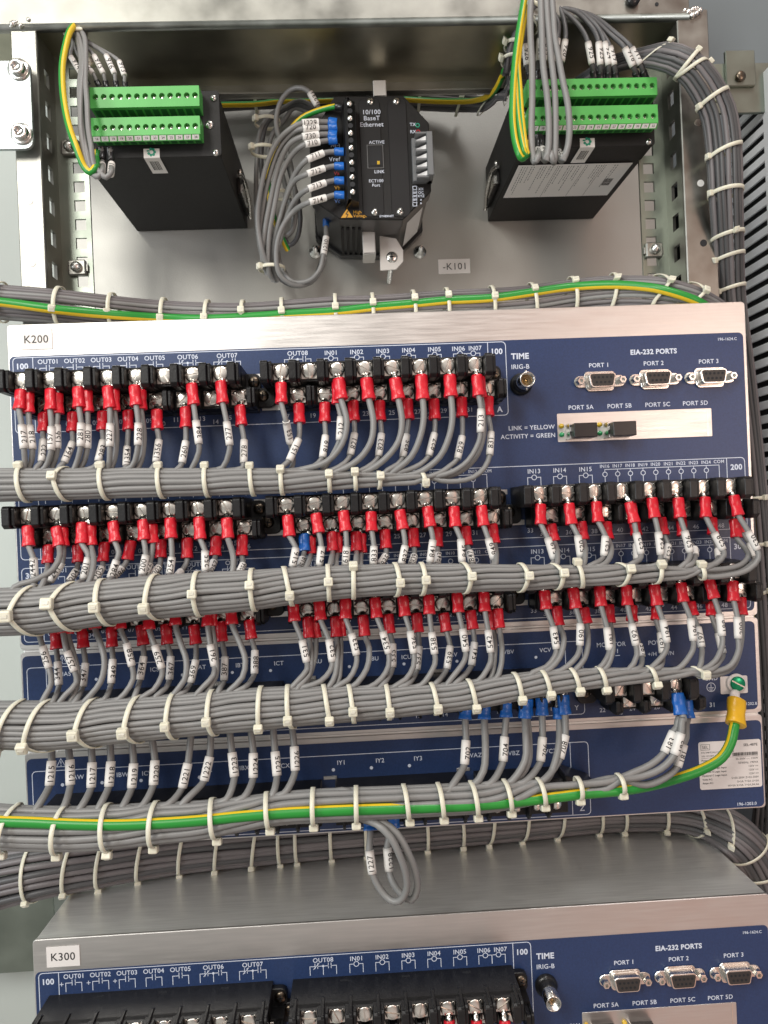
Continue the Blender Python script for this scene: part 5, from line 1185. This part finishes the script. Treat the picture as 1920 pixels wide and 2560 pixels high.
def module(label, xl_, xr_, zt_, zb2, n, plugs, sx, pitch, stick, latch_side, screws, numbers):
    t = thing('terminal_module', label, 'terminal module', ((xl_ + xr_) / 2, 149, zb2), 'black modules with green plugs')
    b = MB(BLACKM); b.box(xl_ + .8, xr_ - .8, 28, 149, zb2 + .6, zt_ - .4, BLACKM, .5); b.build('housing', t)
    b = MB(BLACKM); b.rrect(xl_, xr_, zb2, zt_, 2, 25.6, 28, BLACKM, .3); lid = b.build('cover_plate', t)
    for (cx, cz, r) in screws: q = MB(STEEL); phillips(q, cx, 25.6, cz, r, STEEL); q.build('screw', lid)
    for i, (px0, px1, ptop, pface, pscr) in enumerate(plugs):
        a = U(px0, ptop, 14); c = U(px1, ptop, 14); zf = U((px0 + px1) / 2, ptop, 14).z; zb3 = U((px0 + px1) / 2, pface, 14).z
        s0 = U(sx[i][0], pscr, 14); s1 = U(sx[i][1], pscr, 14)
        plug_connector(t, a.x, c.x, zf, zf - zb3, 14, n, s0.x, (s1.x - s0.x) / (n - 1), (U((px0 + px1) / 2, pscr, 14)).z, numbers if i else None)
    # logo sticker folded over the lower edge
    xa, xb2, zs = stick
    b = MB(STICK); b.box(xa, xb2, 25.3, 25.5, zb2 - .1, zs, STICK); star_sticker(b, (xa + xb2) / 2, (zs + zb2) / 2 + .5, 25.2)
    b.box(xa, xb2, 25.4, 47, zb2 - .35, zb2 - .15, STICK)
    xx = xa + 2.2
    while xx < xb2 - 2: w_ = random.choice((.25, .45, .6)); b.add([(xx, 30, zb2 - .4), (xx + w_, 30, zb2 - .4), (xx + w_, 42, zb2 - .4), (xx, 42, zb2 - .4)], [[0, 1, 2, 3]], BLACKINK); xx += w_ + random.choice((.25, .4))
    b.build('logo_sticker', t)
    sx_ = xr_ if latch_side > 0 else xl_; s = latch_side
    b = MB(STEEL)
    zc_ = (zb2 + zt_) / 2 - 8
    b.box(sx_ - .5 * s, sx_ + 1.2 * s, 96, 140, zc_ - 6, zc_ + 5, BLACKM, .2)
    b.tube(spline([Vector((sx_ + 1.5 * s, 92, zc_ + 5)), Vector((sx_ + 3.5 * s, 102, zc_ + 6)), Vector((sx_ + 4.5 * s, 120, zc_ - 1)), Vector((sx_ + 3 * s, 138, zc_ - 8))]), 1.5, STEEL, 8)
    b.box(sx_ + 1 * s, sx_ + 3 * s, 100, 128, zc_ - 4, zc_ + 2, STEEL, .3); b.lathe([(1.8, 0), (1.5, 1.2), (0, 1.4)], (sx_ + 2.5 * s, 90, zc_ + 6), STEEL, 12)
    b.build('rail_latch', t)
    return t
lx0 = U(203, 402, 28).x; lx1 = U(556, 393, 28).x; lzb = U(400, 398, 28).z; lzt = U(400, 234, 28).z
s_ = lambda c_, x, y, r: (at(c_, x, y, 25).x, at(c_, x, y, 25).z, r)
modL = module('black module with two green thirteen-way plugs at the left of the mounting plate', lx0, lx1, lzt, lzb, 13, [(223.6, 497, 216, 268, 240), (227, 499, 292, 338, 317)], [(238, 487.5), (240, 488)], 5,
              (U(359, 390, 25).x, U(399, 390, 25).x, U(380, 371, 25).z), 1, [s_('1', 1265, 578, 2.1), s_('1', 1240, 737, 2.7), s_('1', 1278, 902, 2.1)], 16)
rx0 = U(1300, 378, 28).x; rx1 = U(1634, 362, 28).x; rzb = U(1460, 372, 28).z; rzt = U(1470, 200, 28).z
modR = module('black module with two green sixteen-way plugs and a printed label underneath at the right', rx0, rx1, rzt, rzb, 16, [(1318, 1642, 196, 241, 217), (1320, 1644, 264.5, 311, 293)], [(1337, 1631), (1338, 1634)], 5,
              (U(1450, 350, 25).x, U(1487, 350, 25).x, U(1468, 345, 25).z), -1, [s_('8', 240, 800, 2.0), s_('8', 268, 1035, 3.0), s_('8', 1380, 1275, 2.1)], 17)
b = MB(STICK); zz = rzb - .25
cq = [UZ(*px('3', x, y), zz) for x, y in ((370, 855), (955, 848), (825, 1012), (285, 1025))]; xa = (cq[0].x + cq[3].x) / 2; xb2 = (cq[1].x + cq[2].x) / 2; ya = (cq[0].y + cq[1].y) / 2; yb2 = (cq[2].y + cq[3].y) / 2
b.box(xa, xb2, ya, yb2, zz - .1, zz + .1, STICK)
for k in range(11):
    xx = xa + 3 + k * (xb2 - xa - 8) / 11
    if k in (4, 7, 9): b.box(xx - 1.2, xx - 1.0, ya + 1, yb2 - 1, zz - .16, zz - .12, BLACKINK)
    for j in range(random.choice((1, 2, 3))):
        y0_ = ya + 2; x2 = xx + j * 1.7; e_ = ya + (yb2 - ya) * random.uniform(.35, .9)
        while y0_ < e_: ln = random.uniform(.8, 3); b.box(x2, x2 + .5, y0_, y0_ + ln, zz - .16, zz - .12, GREYP); y0_ += ln + 1.2
for k in range(14): y0_ = ya + (yb2 - ya) * .45 + k * .8; b.box(xb2 - 11, xb2 - 5, y0_, y0_ + random.choice((.3, .5)), zz - .17, zz - .12, BLACKINK)
b.build('rating_label', modR)

# power transducer
TY = 42
def at2(x, y, Y): return at('2', x, y, Y + TY)
def oct2(Y, pts): return [(at2(x, y, Y).x, at2(x, y, Y).z) for x, y in pts]
OP = [(590, 470), (762, 172), (1240, 168), (1416, 355), (1432, 825), (1238, 1020), (800, 1014), (605, 880)]
po = oct2(25, OP)
t = thing('power_transducer', 'black octagonal transducer with blue ferruled wires and white lettering on the mounting plate', 'transducer', (sum(p[0] for p in po) / 8, 149, min(p[1] for p in po)))
b = MB(BLACKS); b.prism(po, 'y', 68, 82, BLACKS, .6); ctr = (sum(p[0] for p in po) / 8, sum(p[1] for p in po) / 8)
b.prism([(ctr[0] + (x - ctr[0]) * .97, ctr[1] + (z - ctr[1]) * .97) for x, z in po], 'y', 82, 140, BLACKS, .5)
b.prism([(ctr[0] + (x - ctr[0]) * 1.02, ctr[1] + (z - ctr[1]) * 1.02) for x, z in po], 'y', 140, 148, BLACKS, .6)
for k in range(4): b.box(ctr[0] - 22 + k * 4, ctr[0] - 20 + k * 4, 84, 138, min(p[1] for p in po) + .2, min(p[1] for p in po) + 1.6, BLACKM)
b.build('housing', t)
b = MB(BLACKM); b.prism(po, 'y', 66.4, 68, BLACKM, .4); 
for x0_, x1_, M_ in ((930, 1108, BLACKS), (1128, 1290, BLACKS)):
    a = at2(x0_, 190, 24.3); c = at2(x1_, 1000, 24.3); b.rrect(a.x, c.x, c.z, a.z, 4, 65.7, 66.5, M_, .2)
def tt(s, x, y, h, M=WHITEINK, Y=23.5, al=0, bo=.4): q = at2(x, y, Y); b.text(s, q.x, q.z, h, M, y=Y + TY, align=al, bold=bo)
tt('10/100', 1022, 276, 2.7); tt('BaseT', 1022, 318, 2.7); tt('Ethernet', 1022, 362, 2.7); tt('ACTIVE', 1055, 485, 1.9); tt('LINK', 1075, 688, 1.9); tt('ECT100', 1052, 752, 1.8); tt('Port', 1052, 782, 1.8); tt('ETHERNET', 1125, 996, 1.2)
tt('N(-)', 770, 505, 2.2, Y=24.2); tt('Vref', 765, 602, 2.6, Y=24.2); tt('Va', 778, 700, 2.4, REDINK, 24.2); tt('Vb', 783, 800, 2.4, ORINK, 24.2); tt('Vc', 783, 893, 2.4, BLUEINK, 24.2); tt('TX', 1305, 362, 1.9, Y=24.2); tt('RX', 1308, 412, 1.9, Y=24.2)
tt('High', 922, 968, 2.0, ORINK, 24.2); tt('Voltage', 940, 993, 2.0, ORINK, 24.2)
for dy_ in range(5):
    a = at2(1305, 790 + dy_ * 24, 24.2); b.line([(a.x, a.z), (a.x + 2.6, a.z), (a.x + 2.6, a.z - 4), (a.x, a.z - 4)], .4, WHITEINK, y=66.2, closed=True); b.text(('XX', 'OC', 'XYZ', 'o', 'x')[dy_], a.x + 5.5, a.z - 2, 1.5, WHITEINK, y=66.2)
tri = oct2(24.2, [(850, 945), (808, 1008), (892, 1005)]); b.add([(x, 66.2, z) for x, z in tri], [[0, 1, 2]], ORINK)
q = at2(850, 985, 24.1); b.line([(q.x + .8, q.z + 2.4), (q.x - .7, q.z + .3), (q.x + .7, q.z + .1), (q.x - .4, q.z - 2)], .5, BLACKINK, y=66.1)
for x, y, M_ in ((1338, 368, GRNINK), (1342, 413, REDINK)): q = at2(x, y, 24.2); b.ring(q.x, q.z, 1.2, .6, M_, y=66.2)
b.build('front_plate', t)
for x, y in ((1012, 205), (1192, 203), (1042, 968), (1218, 965)):
    q = at2(x, y, 23.6); b = MB(STEEL); phillips(b, q.x, 65.7, q.z, 2.5, STEEL); b.build('screw', t)
a = at2(826, 183, 9); c = at2(935, 880, 9)
b = MB(BLACKS); b.prism([(a.x, 52), (a.x + 2.5, 50), (c.x - 6, 50), (c.x, 55), (c.x, 67), (a.x - 2, 67)], 'z', c.z, a.z, BLACKS, .3); o = b.build('terminal_strip', t)
for k in range(7):
    q = at2(868 + k * 3.6, 218 + k * 101.6, 8); b = MB(STEEL); b.lathe([(1.9, 0), (1.8, .5), (.9, .9), (0, .95)], (q.x, 50, q.z), STEEL, 14); b.build('screw', o)
    if k < 6:
        q = at2(870 + k * 3.6, 268 + k * 101.6, 7.9); b = MB(DARK); b.lathe([(0, 0), (1.7, 0), (1.7, .15), (0, .15)], (q.x, 50, q.z), DARK, 14, smooth=False); b.build('opening_shade', o)  # flat dark discs paint the shade of the openings between screws
a = at2(1300, 430, 14); c = at2(1418, 728, 14)
b = MB(GREYP); b.box(a.x, c.x + 3, 61, 67, c.z, a.z, GREYP, .3); b.box(c.x - 1, c.x + 3, 52, 67, c.z, a.z, GREYP, .4)
for k in range(6): zz = c.z + (a.z - c.z) * k / 5; b.box(a.x + 2, c.x, 54, 62, zz - .7, zz + .7, GREYP, .2)
for k in range(5): zz = c.z + (a.z - c.z) * (k + .5) / 5; b.prism([(a.x + 3, 60.8), (a.x + 9, 60.8), (a.x + 9, 55)], 'z', zz - 1.6, zz + 1.2, STICK)
b.build('output_plug', t)
a = at2(992, 508, 23.4); c = at2(1100, 658, 23.4)
b = MB(BLACKS); b.box(a.x, c.x, 65.0, 66, c.z, a.z, BLACKS, .2); b.box(a.x + 1.2, c.x - 1.2, 64.8, 65.2, c.z + 1, a.z - 1, DARK); b.box(a.x - .6, c.x + .6, 65.5, 66, c.z - .6, a.z + .6, GREYP, .1); b.box(c.x - 4, c.x - 2.2, 64.6, 64.9, c.z + 1.7, c.z + 4, YLED); b.build('network_socket', t)
def clip(x0_, y0_, x1_, y1_, Y):
    a = at2(x0_, y0_, Y); c = at2(x1_, y1_, Y); b = MB(STEEL); Y += TY; b.box(a.x, c.x, Y, Y + 1.6, c.z, a.z, SATIN, .5); b.box(a.x, c.x, Y, Y + 20, c.z, c.z + 1.5, SATIN, .4); b.build('spring_clip', t)
clip(1028, 55, 1125, 172, 28); clip(955, 1098, 1050, 1258, 52)
pf = oct2(60, [(1075, 1130), (1190, 1150), (1240, 1230), (1240, 1310), (1190, 1365), (1080, 1372)])
b = MB(STEEL); b.prism(pf, 'y', 102, 103.6, SATIN, .3); q = at2(1160, 1280, 59.8); phillips(b, q.x, 102, q.z, 4.2, STEEL); b.tube([Vector((q.x, 102, q.z)), Vector((q.x, 148, q.z - 4))], 1.8, STEEL, 10); b.build('foot_bracket', t)
for x, y in ((630, 1225), (1360, 1225)):
    q = at2(x, y, 100); b = MB(STEEL); b.lathe([(5, 0), (5, 1.5), (3.4, 1.6), (3.4, 4.5), (1.8, 4.8), (1.8, 12), (0, 12)], (q.x, 149.8, q.z), STEEL, 18); b.build('mounting_bolt', t)
sp = oct2(25, [(1432, 825), (1238, 1020)])
b = MB(STICK); d_ = Vector((sp[1][0] - sp[0][0], 0, sp[1][1] - sp[0][1])).normalized(); n_ = Vector((-d_.z, 0, d_.x)) * -.2; A_ = Vector((ctr[0] + (sp[0][0] - ctr[0]) * .97, 88, ctr[1] + (sp[0][1] - ctr[1]) * .97)) + d_ * 4
if n_.z > 0: n_ = -n_
b.add([A_ + n_ * 1.5, A_ + d_ * 16 + n_ * 1.5, A_ + d_ * 16 + Vector((0, 48, 0)) + n_ * 1.5, A_ + Vector((0, 48, 0)) + n_ * 1.5], [[0, 1, 2, 3]], STICK); b.build('side_sticker', t)

# wires of the transducer
def freewire(pts, r, M, label, group, ferr=None, fm=BLUEV, mk=None, txt='', name='control_wire', n=9, flip=False, fr=1.0, sw=()):
    t = thing(name, label, 'wire', pts[0], group)
    b = MB(M); b.tube(spline(pts, 3), r, M, n if not sw else 12, M2=YELLOW if sw else None, seg2=sw); b.build('insulation', t)
    if ferr: b = MB(fm); b.tube([ferr[0], ferr[0].lerp(ferr[1], .15), ferr[1]], [r * 1.15 * fr, r * 1.35 * fr, r * 1.3 * fr], fm, 14); b.build('ferrule', t)
    if mk: marker(t, mk[0], mk[1], txt, r + .55, phi=random.uniform(.1, .6), flip=flip)
    return t
def C2(Y0, Y1, *l):
    n = len(l) - 1; return [at('2', x, y, TY + Y0 + (Y1 - Y0) * i / n) for i, (x, y) in enumerate(l)]
TG = 'wires looped beside the transducer'
tw = [(345, [(470, 385), (370, 480), (295, 640), (250, 830), (232, 1020), (262, 1230), (300, 1340)], (540, 352, 652, 345), '1229'), (385, [(490, 410), (390, 520), (320, 700), (275, 900), (255, 1120), (290, 1330)], (545, 392, 655, 385), '720'),
      (430, [(450, 500), (380, 640), (335, 820), (285, 1080), (265, 1280), (300, 1400)], (540, 447, 655, 432), '730'), (472, [(480, 560), (400, 700), (350, 920), (310, 1150), (310, 1380), (340, 1440)], (560, 500, 660, 482), '710'),
      (550, [(500, 690), (450, 800), (405, 950), (350, 1150), (330, 1350), (370, 1450)], (575, 605, 688, 560), '711'), (650, [(480, 760), (420, 900), (370, 1080), (325, 1260), (345, 1400)], (575, 705, 695, 665), '712'),
      (750, [(495, 880), (440, 990), (390, 1160), (350, 1330), (375, 1440)], (582, 808, 702, 765), '713'), (850, [(480, 965), (400, 1080), (362, 1230), (385, 1400), (490, 1475), (600, 1455), (670, 1370), (698, 1290)], (590, 900, 705, 868), '714')]
for i, (fy, path_, mk_, tx_) in enumerate(tw):
    twin = i < 4; fx = 720 if twin else 762; ex = 770 if twin else 822 + i
    if twin: ex_ = 800
    F0 = at2(fx, fy, 14 + i * .4); F1 = at2(ex + (10 if twin else 2), fy + (8 if i in (0, 2) else -8 if twin else 0), 14 + i * .4)
    m1 = at2(mk_[0], mk_[1], 10 + i * .3); m0 = at2(mk_[2], mk_[3], 12 + i * .3)
    pts = [F1, F0, m0, m0.lerp(m1, .5), m1] + C2(11 + i * 2, 42 + i * 3, *path_)
    freewire(pts, 1.75, WIRE, 'grey wire with %s blue ferrule from the top on the transducer strip, looping left' % ORD[i], TG, (F0, F1), BLUEV, (m0, m1), tx_, fr=1.35 if twin else 1.1)
F0 = at2(705, 1070, 50); F1 = at2(705, 1015, 52); m0 = at2(706, 1140, 47); m1 = at2(688, 1262, 45)
freewire([F1, F0, m0, m0.lerp(m1, .5), m1] + C2(44, 60, (660, 1370), (590, 1440), (480, 1450), (400, 1360), (370, 1200), (400, 1000), (440, 800)), 1.75, WIRE, 'grey wire with blue ferrule low on the transducer side, marked vertically', TG, (F0, F1), BLUEV, (m0, m1), '1230')
m0 = at2(592, 140, 30); m1 = at2(645, 232, 32)
freewire([at2(655, 250, 34), m1, m1.lerp(m0, .5), m0] + C2(30, 60, (540, 110), (470, 118), (400, 190), (362, 310), (372, 420), (440, 560), (480, 760), (500, 950), (470, 1100), (430, 1130)), 1.75, WIRE, 'grey wire arching highest over the coil with a tilted white sleeve', TG, None, BLUEV, (m0, m1), '1231')
for k, l in enumerate(([(640, 250), (520, 200), (430, 240), (330, 290), (255, 400), (232, 560), (222, 800), (228, 1050), (255, 1240), (300, 1370), (360, 1450)], [(620, 270), (500, 230), (400, 270), (300, 350), (262, 500), (262, 800), (250, 1050), (290, 1260), (400, 1440), (520, 1480), (620, 1430), (680, 1300)], [(600, 280), (480, 250), (420, 330), (340, 420), (300, 600), (300, 850), (310, 1050), (350, 1250), (430, 1400)],
                       [(430, 600), (475, 760), (515, 900), (528, 1030), (500, 1160), (450, 1200), (420, 1150)], [(400, 700), (440, 850), (480, 1000), (470, 1100), (430, 1140)])):
    freewire(C2(62 + k, 74 + k * 2, *l), 1.75, WIRE2 if k % 2 else WIRE, 'plain grey wire, %s deepest turn of the coil left of the transducer' % ORD[k], TG)
freewire(C2(16, 50, (800, 236), (760, 240), (650, 268), (540, 318), (460, 400), (400, 500), (340, 600), (308, 700), (320, 900), (360, 1050), (420, 1190), (440, 1230)), 1.9, GREEN, 'green and yellow earth wire from the top of the transducer strip into the coil', TG, (at2(765, 240, 15), at2(815, 240, 15)), BLACKS, name='earth_wire', sw=(0, 1, 2, 3, 4, 5))
def loosetie(c, hd, r, Y, label, ax=(0, 0, 1)):
    q = at2(hd[0], hd[1], Y); a0 = Vector(ax).normalized(); u = a0.cross(Vector((0, 1, 0))).normalized()
    def fn(a): rd = u * math.cos(a) + Vector((0, -1, 0)) * math.sin(a); return q + rd * r, rd, a0
    t_ = thing('cable_tie', label, 'cable tie', q, 'cable ties on the transducer coil'); tie_ring(t_, fn, 2.4); p_, rd, ax_ = fn(.7); tie_head(t_, p_, rd, ax_, .95)
loosetie('2', (275, 545), 9, 50, 'cream cable tie gripping the left side of the coil by the transducer'); loosetie('2', (300, 350), 9, 62, 'cream cable tie high on the coil by the transducer')
loosetie('2', (380, 850), 8, 66, 'cream cable tie inside the middle of the coil by the transducer'); loosetie('2', (330, 1360), 9, 48, 'tan cable tie at the bottom of the coil by the transducer')
# wires of the left module
MG = 'wires of the left module'; MR = 'wires of the right module'
def C7(Y, *l): return [at('7', x, y, Yv) for x, y, Yv in [(a, c, Y if not isinstance(Y, (list, tuple)) else Y[0] + (Y[1] - Y[0]) * i / (len(l) - 1)) for i, (a, c) in enumerate(l)]]
def C1_(Y, *l): return [at('1', x, y, Y) for x, y in l]
freewire(C7((24, -6), (350, 125), (310, 108), (250, 180), (205, 330), (165, 560), (165, 800), (190, 1030), (240, 1270), (320, 1500)) + C1_(-4, (500, 990), (535, 1022), (560, 1000)) + C1_(10, (572, 930), (575, 890)), 2.0, GREEN, 'green and yellow earth wire bowing down left of the left module', MG, name='earth_wire', sw=(7, 8, 9, 10, 11))
for k, (l1, l2, l3, mk_) in enumerate((([(380, 170), (425, 260), (435, 500), (432, 760), (450, 1000), (465, 1300), (500, 1520)], [(560, 985), (600, 1030), (628, 1052), (655, 1025)], [(657, 960), (652, 885)], ((655, 1035), (662, 970))),
                                       ([(330, 180), (375, 300), (405, 450), (400, 620), (380, 850), (372, 1100), (380, 1320), (420, 1560)], [(530, 1000), (560, 1040), (580, 1050), (600, 1020)], [(606, 950), (602, 885)], ((602, 1030), (606, 975))),
                                       ([(345, 190), (360, 350), (385, 560), (362, 800), (368, 1050), (400, 1350), (450, 1580)], [(545, 1005), (570, 1042), (590, 1035)], [(570, 950), (562, 890)], None))):
    m_ = (at('1', *mk_[1], 8), at('1', *mk_[0], 2)) if mk_ else None
    freewire(C7((22, -4), *l1) + C1_(-3, *l2) + C1_(11, *l3), 1.55, WIRE, 'grey wire looping under the lower left green plug, %s from the right' % ORD[k], MG, (at('1', *l3[0], 10), at('1', *l3[1], 13)), BLACKS, m_, str(901 + k), fr=1.1)
TOPL = [((290, 320), (262, 470, 392, 680), (470, 800), '914'), ((300, 330), (372, 490, 520, 665), (590, 810), '912'), ((430, 330), (530, 455, 640, 670), (672, 815), '915'), ((440, 290), (670, 450, 768, 670), (788, 815), '916'), ((445, 275), (820, 520, 882, 690), (890, 815), '913')]
for k, (st, m_, en, tx) in enumerate(TOPL):
    A_ = at('7', m_[0], m_[1], 18); B_ = at('7', m_[2], m_[3], 17); E_ = at('7', en[0], en[1], 20)
    freewire([at('7', st[0] - 20, st[1] - 130, 34), at('7', *st, 26), A_, A_.lerp(B_, .5), B_, B_.lerp(E_, .6) + Vector((0, -.6, 0)), E_], 1.1, WIRE, 'thin grey wire sleeved %s, %s from the left entering the top of the left module' % (tx, ORD[sorted(v[2][0] for v in TOPL).index(en[0])]), MG, (B_.lerp(E_, .5), E_), BLACKS, (A_, B_), tx, flip=True, fr=1.2)
b = thing('cable_tie', 'cream tie head gathering the wires above the left module', 'cable tie', at('7', 360, 150, 20), 'cable ties by the modules')
tie_head(b, at('7', 368, 150, 22), Vector((0, -1, 0)), Vector((1, 0, 0)), 1.1); tie_head(b, at('7', 240, 200, 26), Vector((-.5, -1, 0)), Vector((1, 0, 0.3)), .9)
q = at('7', 500, 570, 24); b = thing('cable_tie', 'cream tie head between the marked wires above the left module', 'cable tie', q, 'cable ties by the modules'); tie_head(b, q, Vector((0, -1, .2)), Vector((1, 0, .6)), 1.2)
# wires of the right module
def C8(Y, *l): n = len(l) - 1; return [at('8', x, y, Y[0] + (Y[1] - Y[0]) * i / n) for i, (x, y) in enumerate(l)]
freewire(C8((10, -8), (262, -60), (240, 80), (205, 300), (172, 560), (152, 850), (150, 1100), (178, 1300), (222, 1420)) + C8((0, 12), (262, 1410), (290, 1340), (290, 1290)), 2.0, GREEN, 'outer green and yellow earth wire bowing left of the right module', MR, name='earth_wire', sw=(8, 9, 10, 11))
freewire(C8((12, -6), (300, -60), (262, 130), (225, 330), (196, 560), (212, 820), (228, 1050), (255, 1280), (275, 1390)) + C8((0, 12), (292, 1380), (300, 1310)), 2.0, GREEN, 'inner yellow and green earth wire left of the right module', MR, name='earth_wire', sw=(6, 7, 8, 9, 10, 11))
freewire(C8((12, -6), (290, -60), (250, 150), (200, 420), (180, 700), (185, 950), (215, 1200), (262, 1400)) + C8((0, 12), (285, 1390), (296, 1320)), 1.9, GREEN, 'middle green and yellow earth wire left of the right module', MR, name='earth_wire', sw=(9, 10, 11))
for k, (l1, l2, mk_) in enumerate((([(318, -60), (308, 150), (312, 350), (325, 600), (326, 900), (320, 1150), (328, 1380), (348, 1465), (372, 1430)], [(376, 1350), (378, 1240)], ((372, 1425), (374, 1355))),
                                   ([(400, -60), (408, 150), (415, 350), (425, 600), (458, 850), (476, 1100), (472, 1330), (450, 1445)], [(412, 1340), (395, 1240)], ((440, 1430), (415, 1345))),
                                   ([(450, -60), (462, 150), (480, 350), (500, 550), (528, 800), (536, 1100), (532, 1350), (520, 1465), (500, 1410)], [(488, 1330), (480, 1240)], ((500, 1425), (490, 1360))),
                                   ([(500, -60), (515, 150), (528, 330), (565, 530), (600, 720), (645, 930), (662, 1150), (645, 1330), (605, 1440)], [(560, 1385), (530, 1240)], ((598, 1435), (562, 1375))))):
    A_ = at('8', *mk_[1], 7); B_ = at('8', *mk_[0], 1)
    freewire(C8((4, -6), *l1) + C8((8, 15), *l2), 1.95, WIRE, 'long grey wire hanging in front of the right module, %s from the left' % ORD[k], MR, (at('8', *l2[0], 9), at('8', *l2[1], 15)), BLACKS, (A_, B_), str(927 + k))
TOPR = [([(560, 40), (600, 140), (625, 260)], (625, 360, 590, 560), (548, 700), '920'), ([(540, 60), (660, 140), (770, 260)], (828, 380, 865, 580), (885, 700), '925'), ([(550, 60), (720, 110), (860, 240)], (925, 380, 940, 590), (940, 705), '923'),
        ([(560, 55), (760, 110), (900, 230)], (978, 380, 1015, 590), (1015, 705), '924'), ([(565, 50), (780, 120), (940, 280)], (1025, 420, 1065, 590), (1078, 705), '919'), ([(570, 60), (840, 150), (1030, 310)], (1160, 430, 1235, 600), (1275, 705), '918'), ([(575, 55), (860, 140), (1080, 300)], (1220, 430, 1300, 580), (1350, 705), '917'),
        ([(330, 100), (270, 250)], (262, 400, 278, 590), (310, 700), '926'), ([(430, 60), (400, 200)], (395, 350, 385, 550), (375, 705), '921'), ([(450, 60), (440, 200)], (430, 350, 432, 550), (455, 705), '922'), ([(500, 60), (560, 200)], (555, 350, 525, 560), (520, 705), '928')]
for k, (st, m_, en, tx) in enumerate(TOPR):
    A_ = at('8', m_[0], m_[1], 12); B_ = at('8', m_[2], m_[3], 14); E_ = at('8', en[0], en[1], 20)
    freewire([at('8', st[0][0] - 20, -60, 22)] + [at('8', *p, 20 - i * 2) for i, p in enumerate(st)] + [A_, A_.lerp(B_, .5), B_, B_.lerp(E_, .5) + Vector((0, -.6, 0)), E_], 1.5, WIRE2, 'dark grey wire sleeved %s, %s from the left entering the top of the right module' % (tx, ORD[sorted(v[2][0] for v in TOPR).index(en[0])]), MR, (B_.lerp(E_, .45), E_), BLACKS, (A_, B_), tx, flip=True, fr=1.1)
# small bundle behind the devices, climbing between transducer and right module
PB7 = PBundle([(470, 262, 22, 138), (640, 250, 24, 138), (800, 247, 24, 138), (1000, 250, 24, 136), (1150, 258, 23, 130), (1215, 262, 22, 110), (1258, 238, 22, 80), (1278, 185, 23, 50), (1292, 120, 24, 36), (1318, 60, 24, 26), (1350, 0, 24, 22), (1365, -60, 24, 22)], 1.4, 'mid')
PB7.fill(WIRE2, [WIREP, WIRE2], 'dark grey wire, %s in the thin bundle behind the transducer', n=9, group='wires behind the transducer')
striped('earth_wire', [U(x, y, Y) for x, y, Y in ((470, 266, 128), (560, 262, 128), (640, 260, 128), (700, 253, 128), (780, 252, 127), (900, 248, 128), (1000, 248, 127), (1100, 253, 124), (1180, 252, 112), (1225, 238, 90), (1252, 200, 64), (1276, 130, 44), (1300, 40, 28), (1320, -50, 20))], 2.1, 'green and yellow earth wire along the thin bundle behind the transducer', 'earth wire', seg2=(0, 1, 2, 3))
for k, (x, y) in enumerate(((641, 238), (752, 255), (842, 228), (990, 245), (1055, 240), (1142, 250), (1209, 252))):
    ptie(PB7, (x, y), (x + 2, y + 34), 'cream cable tie, %s from the left on the thin bundle behind the transducer' % ORD[k], 'cable ties on the thin bundle', .9, extra_r=2.2)
for k, (x, y) in enumerate(((1252, 228), (1245, 195), (1262, 150), (1272, 105), (1292, 52), (1300, 20))):
    ptie(PB7, (x, y), (x + 40, y + 14), 'cream cable tie, %s from below where the thin bundle climbs to the crossbar' % ORD[k], 'cable ties on the climbing bundle', .9, extra_r=1.6)

# lugs of the lower unit that just show at the bottom edge
for k, (x, nm) in enumerate(((1123, 'left'), (1191, 'middle'), (1262, 'right'))):
    A_ = U(x, 2551, -29.5); B_ = U(x + 4, 2606, -32.5); t = thing('control_wire', 'grey wire with red crimp at the bottom edge, %s of three on unit K300' % nm, 'wire', A_, 'wires on the lower unit')
    MB(WIRE).tube(spline([A_.lerp(B_, .8), B_, U(x + 8, 2680, -36), U(x - 20, 2790, -40), U(x - 90, 2850, -42)], 3), 1.5, WIRE, 10).build('insulation', t)
    sx_ = 160.9 + round((A_.x - 160.9) / 15.45) * 15.45; ring_terminal(t, (sx_, -27.2, -397.2), A_); crimp(t, A_, B_, RED)
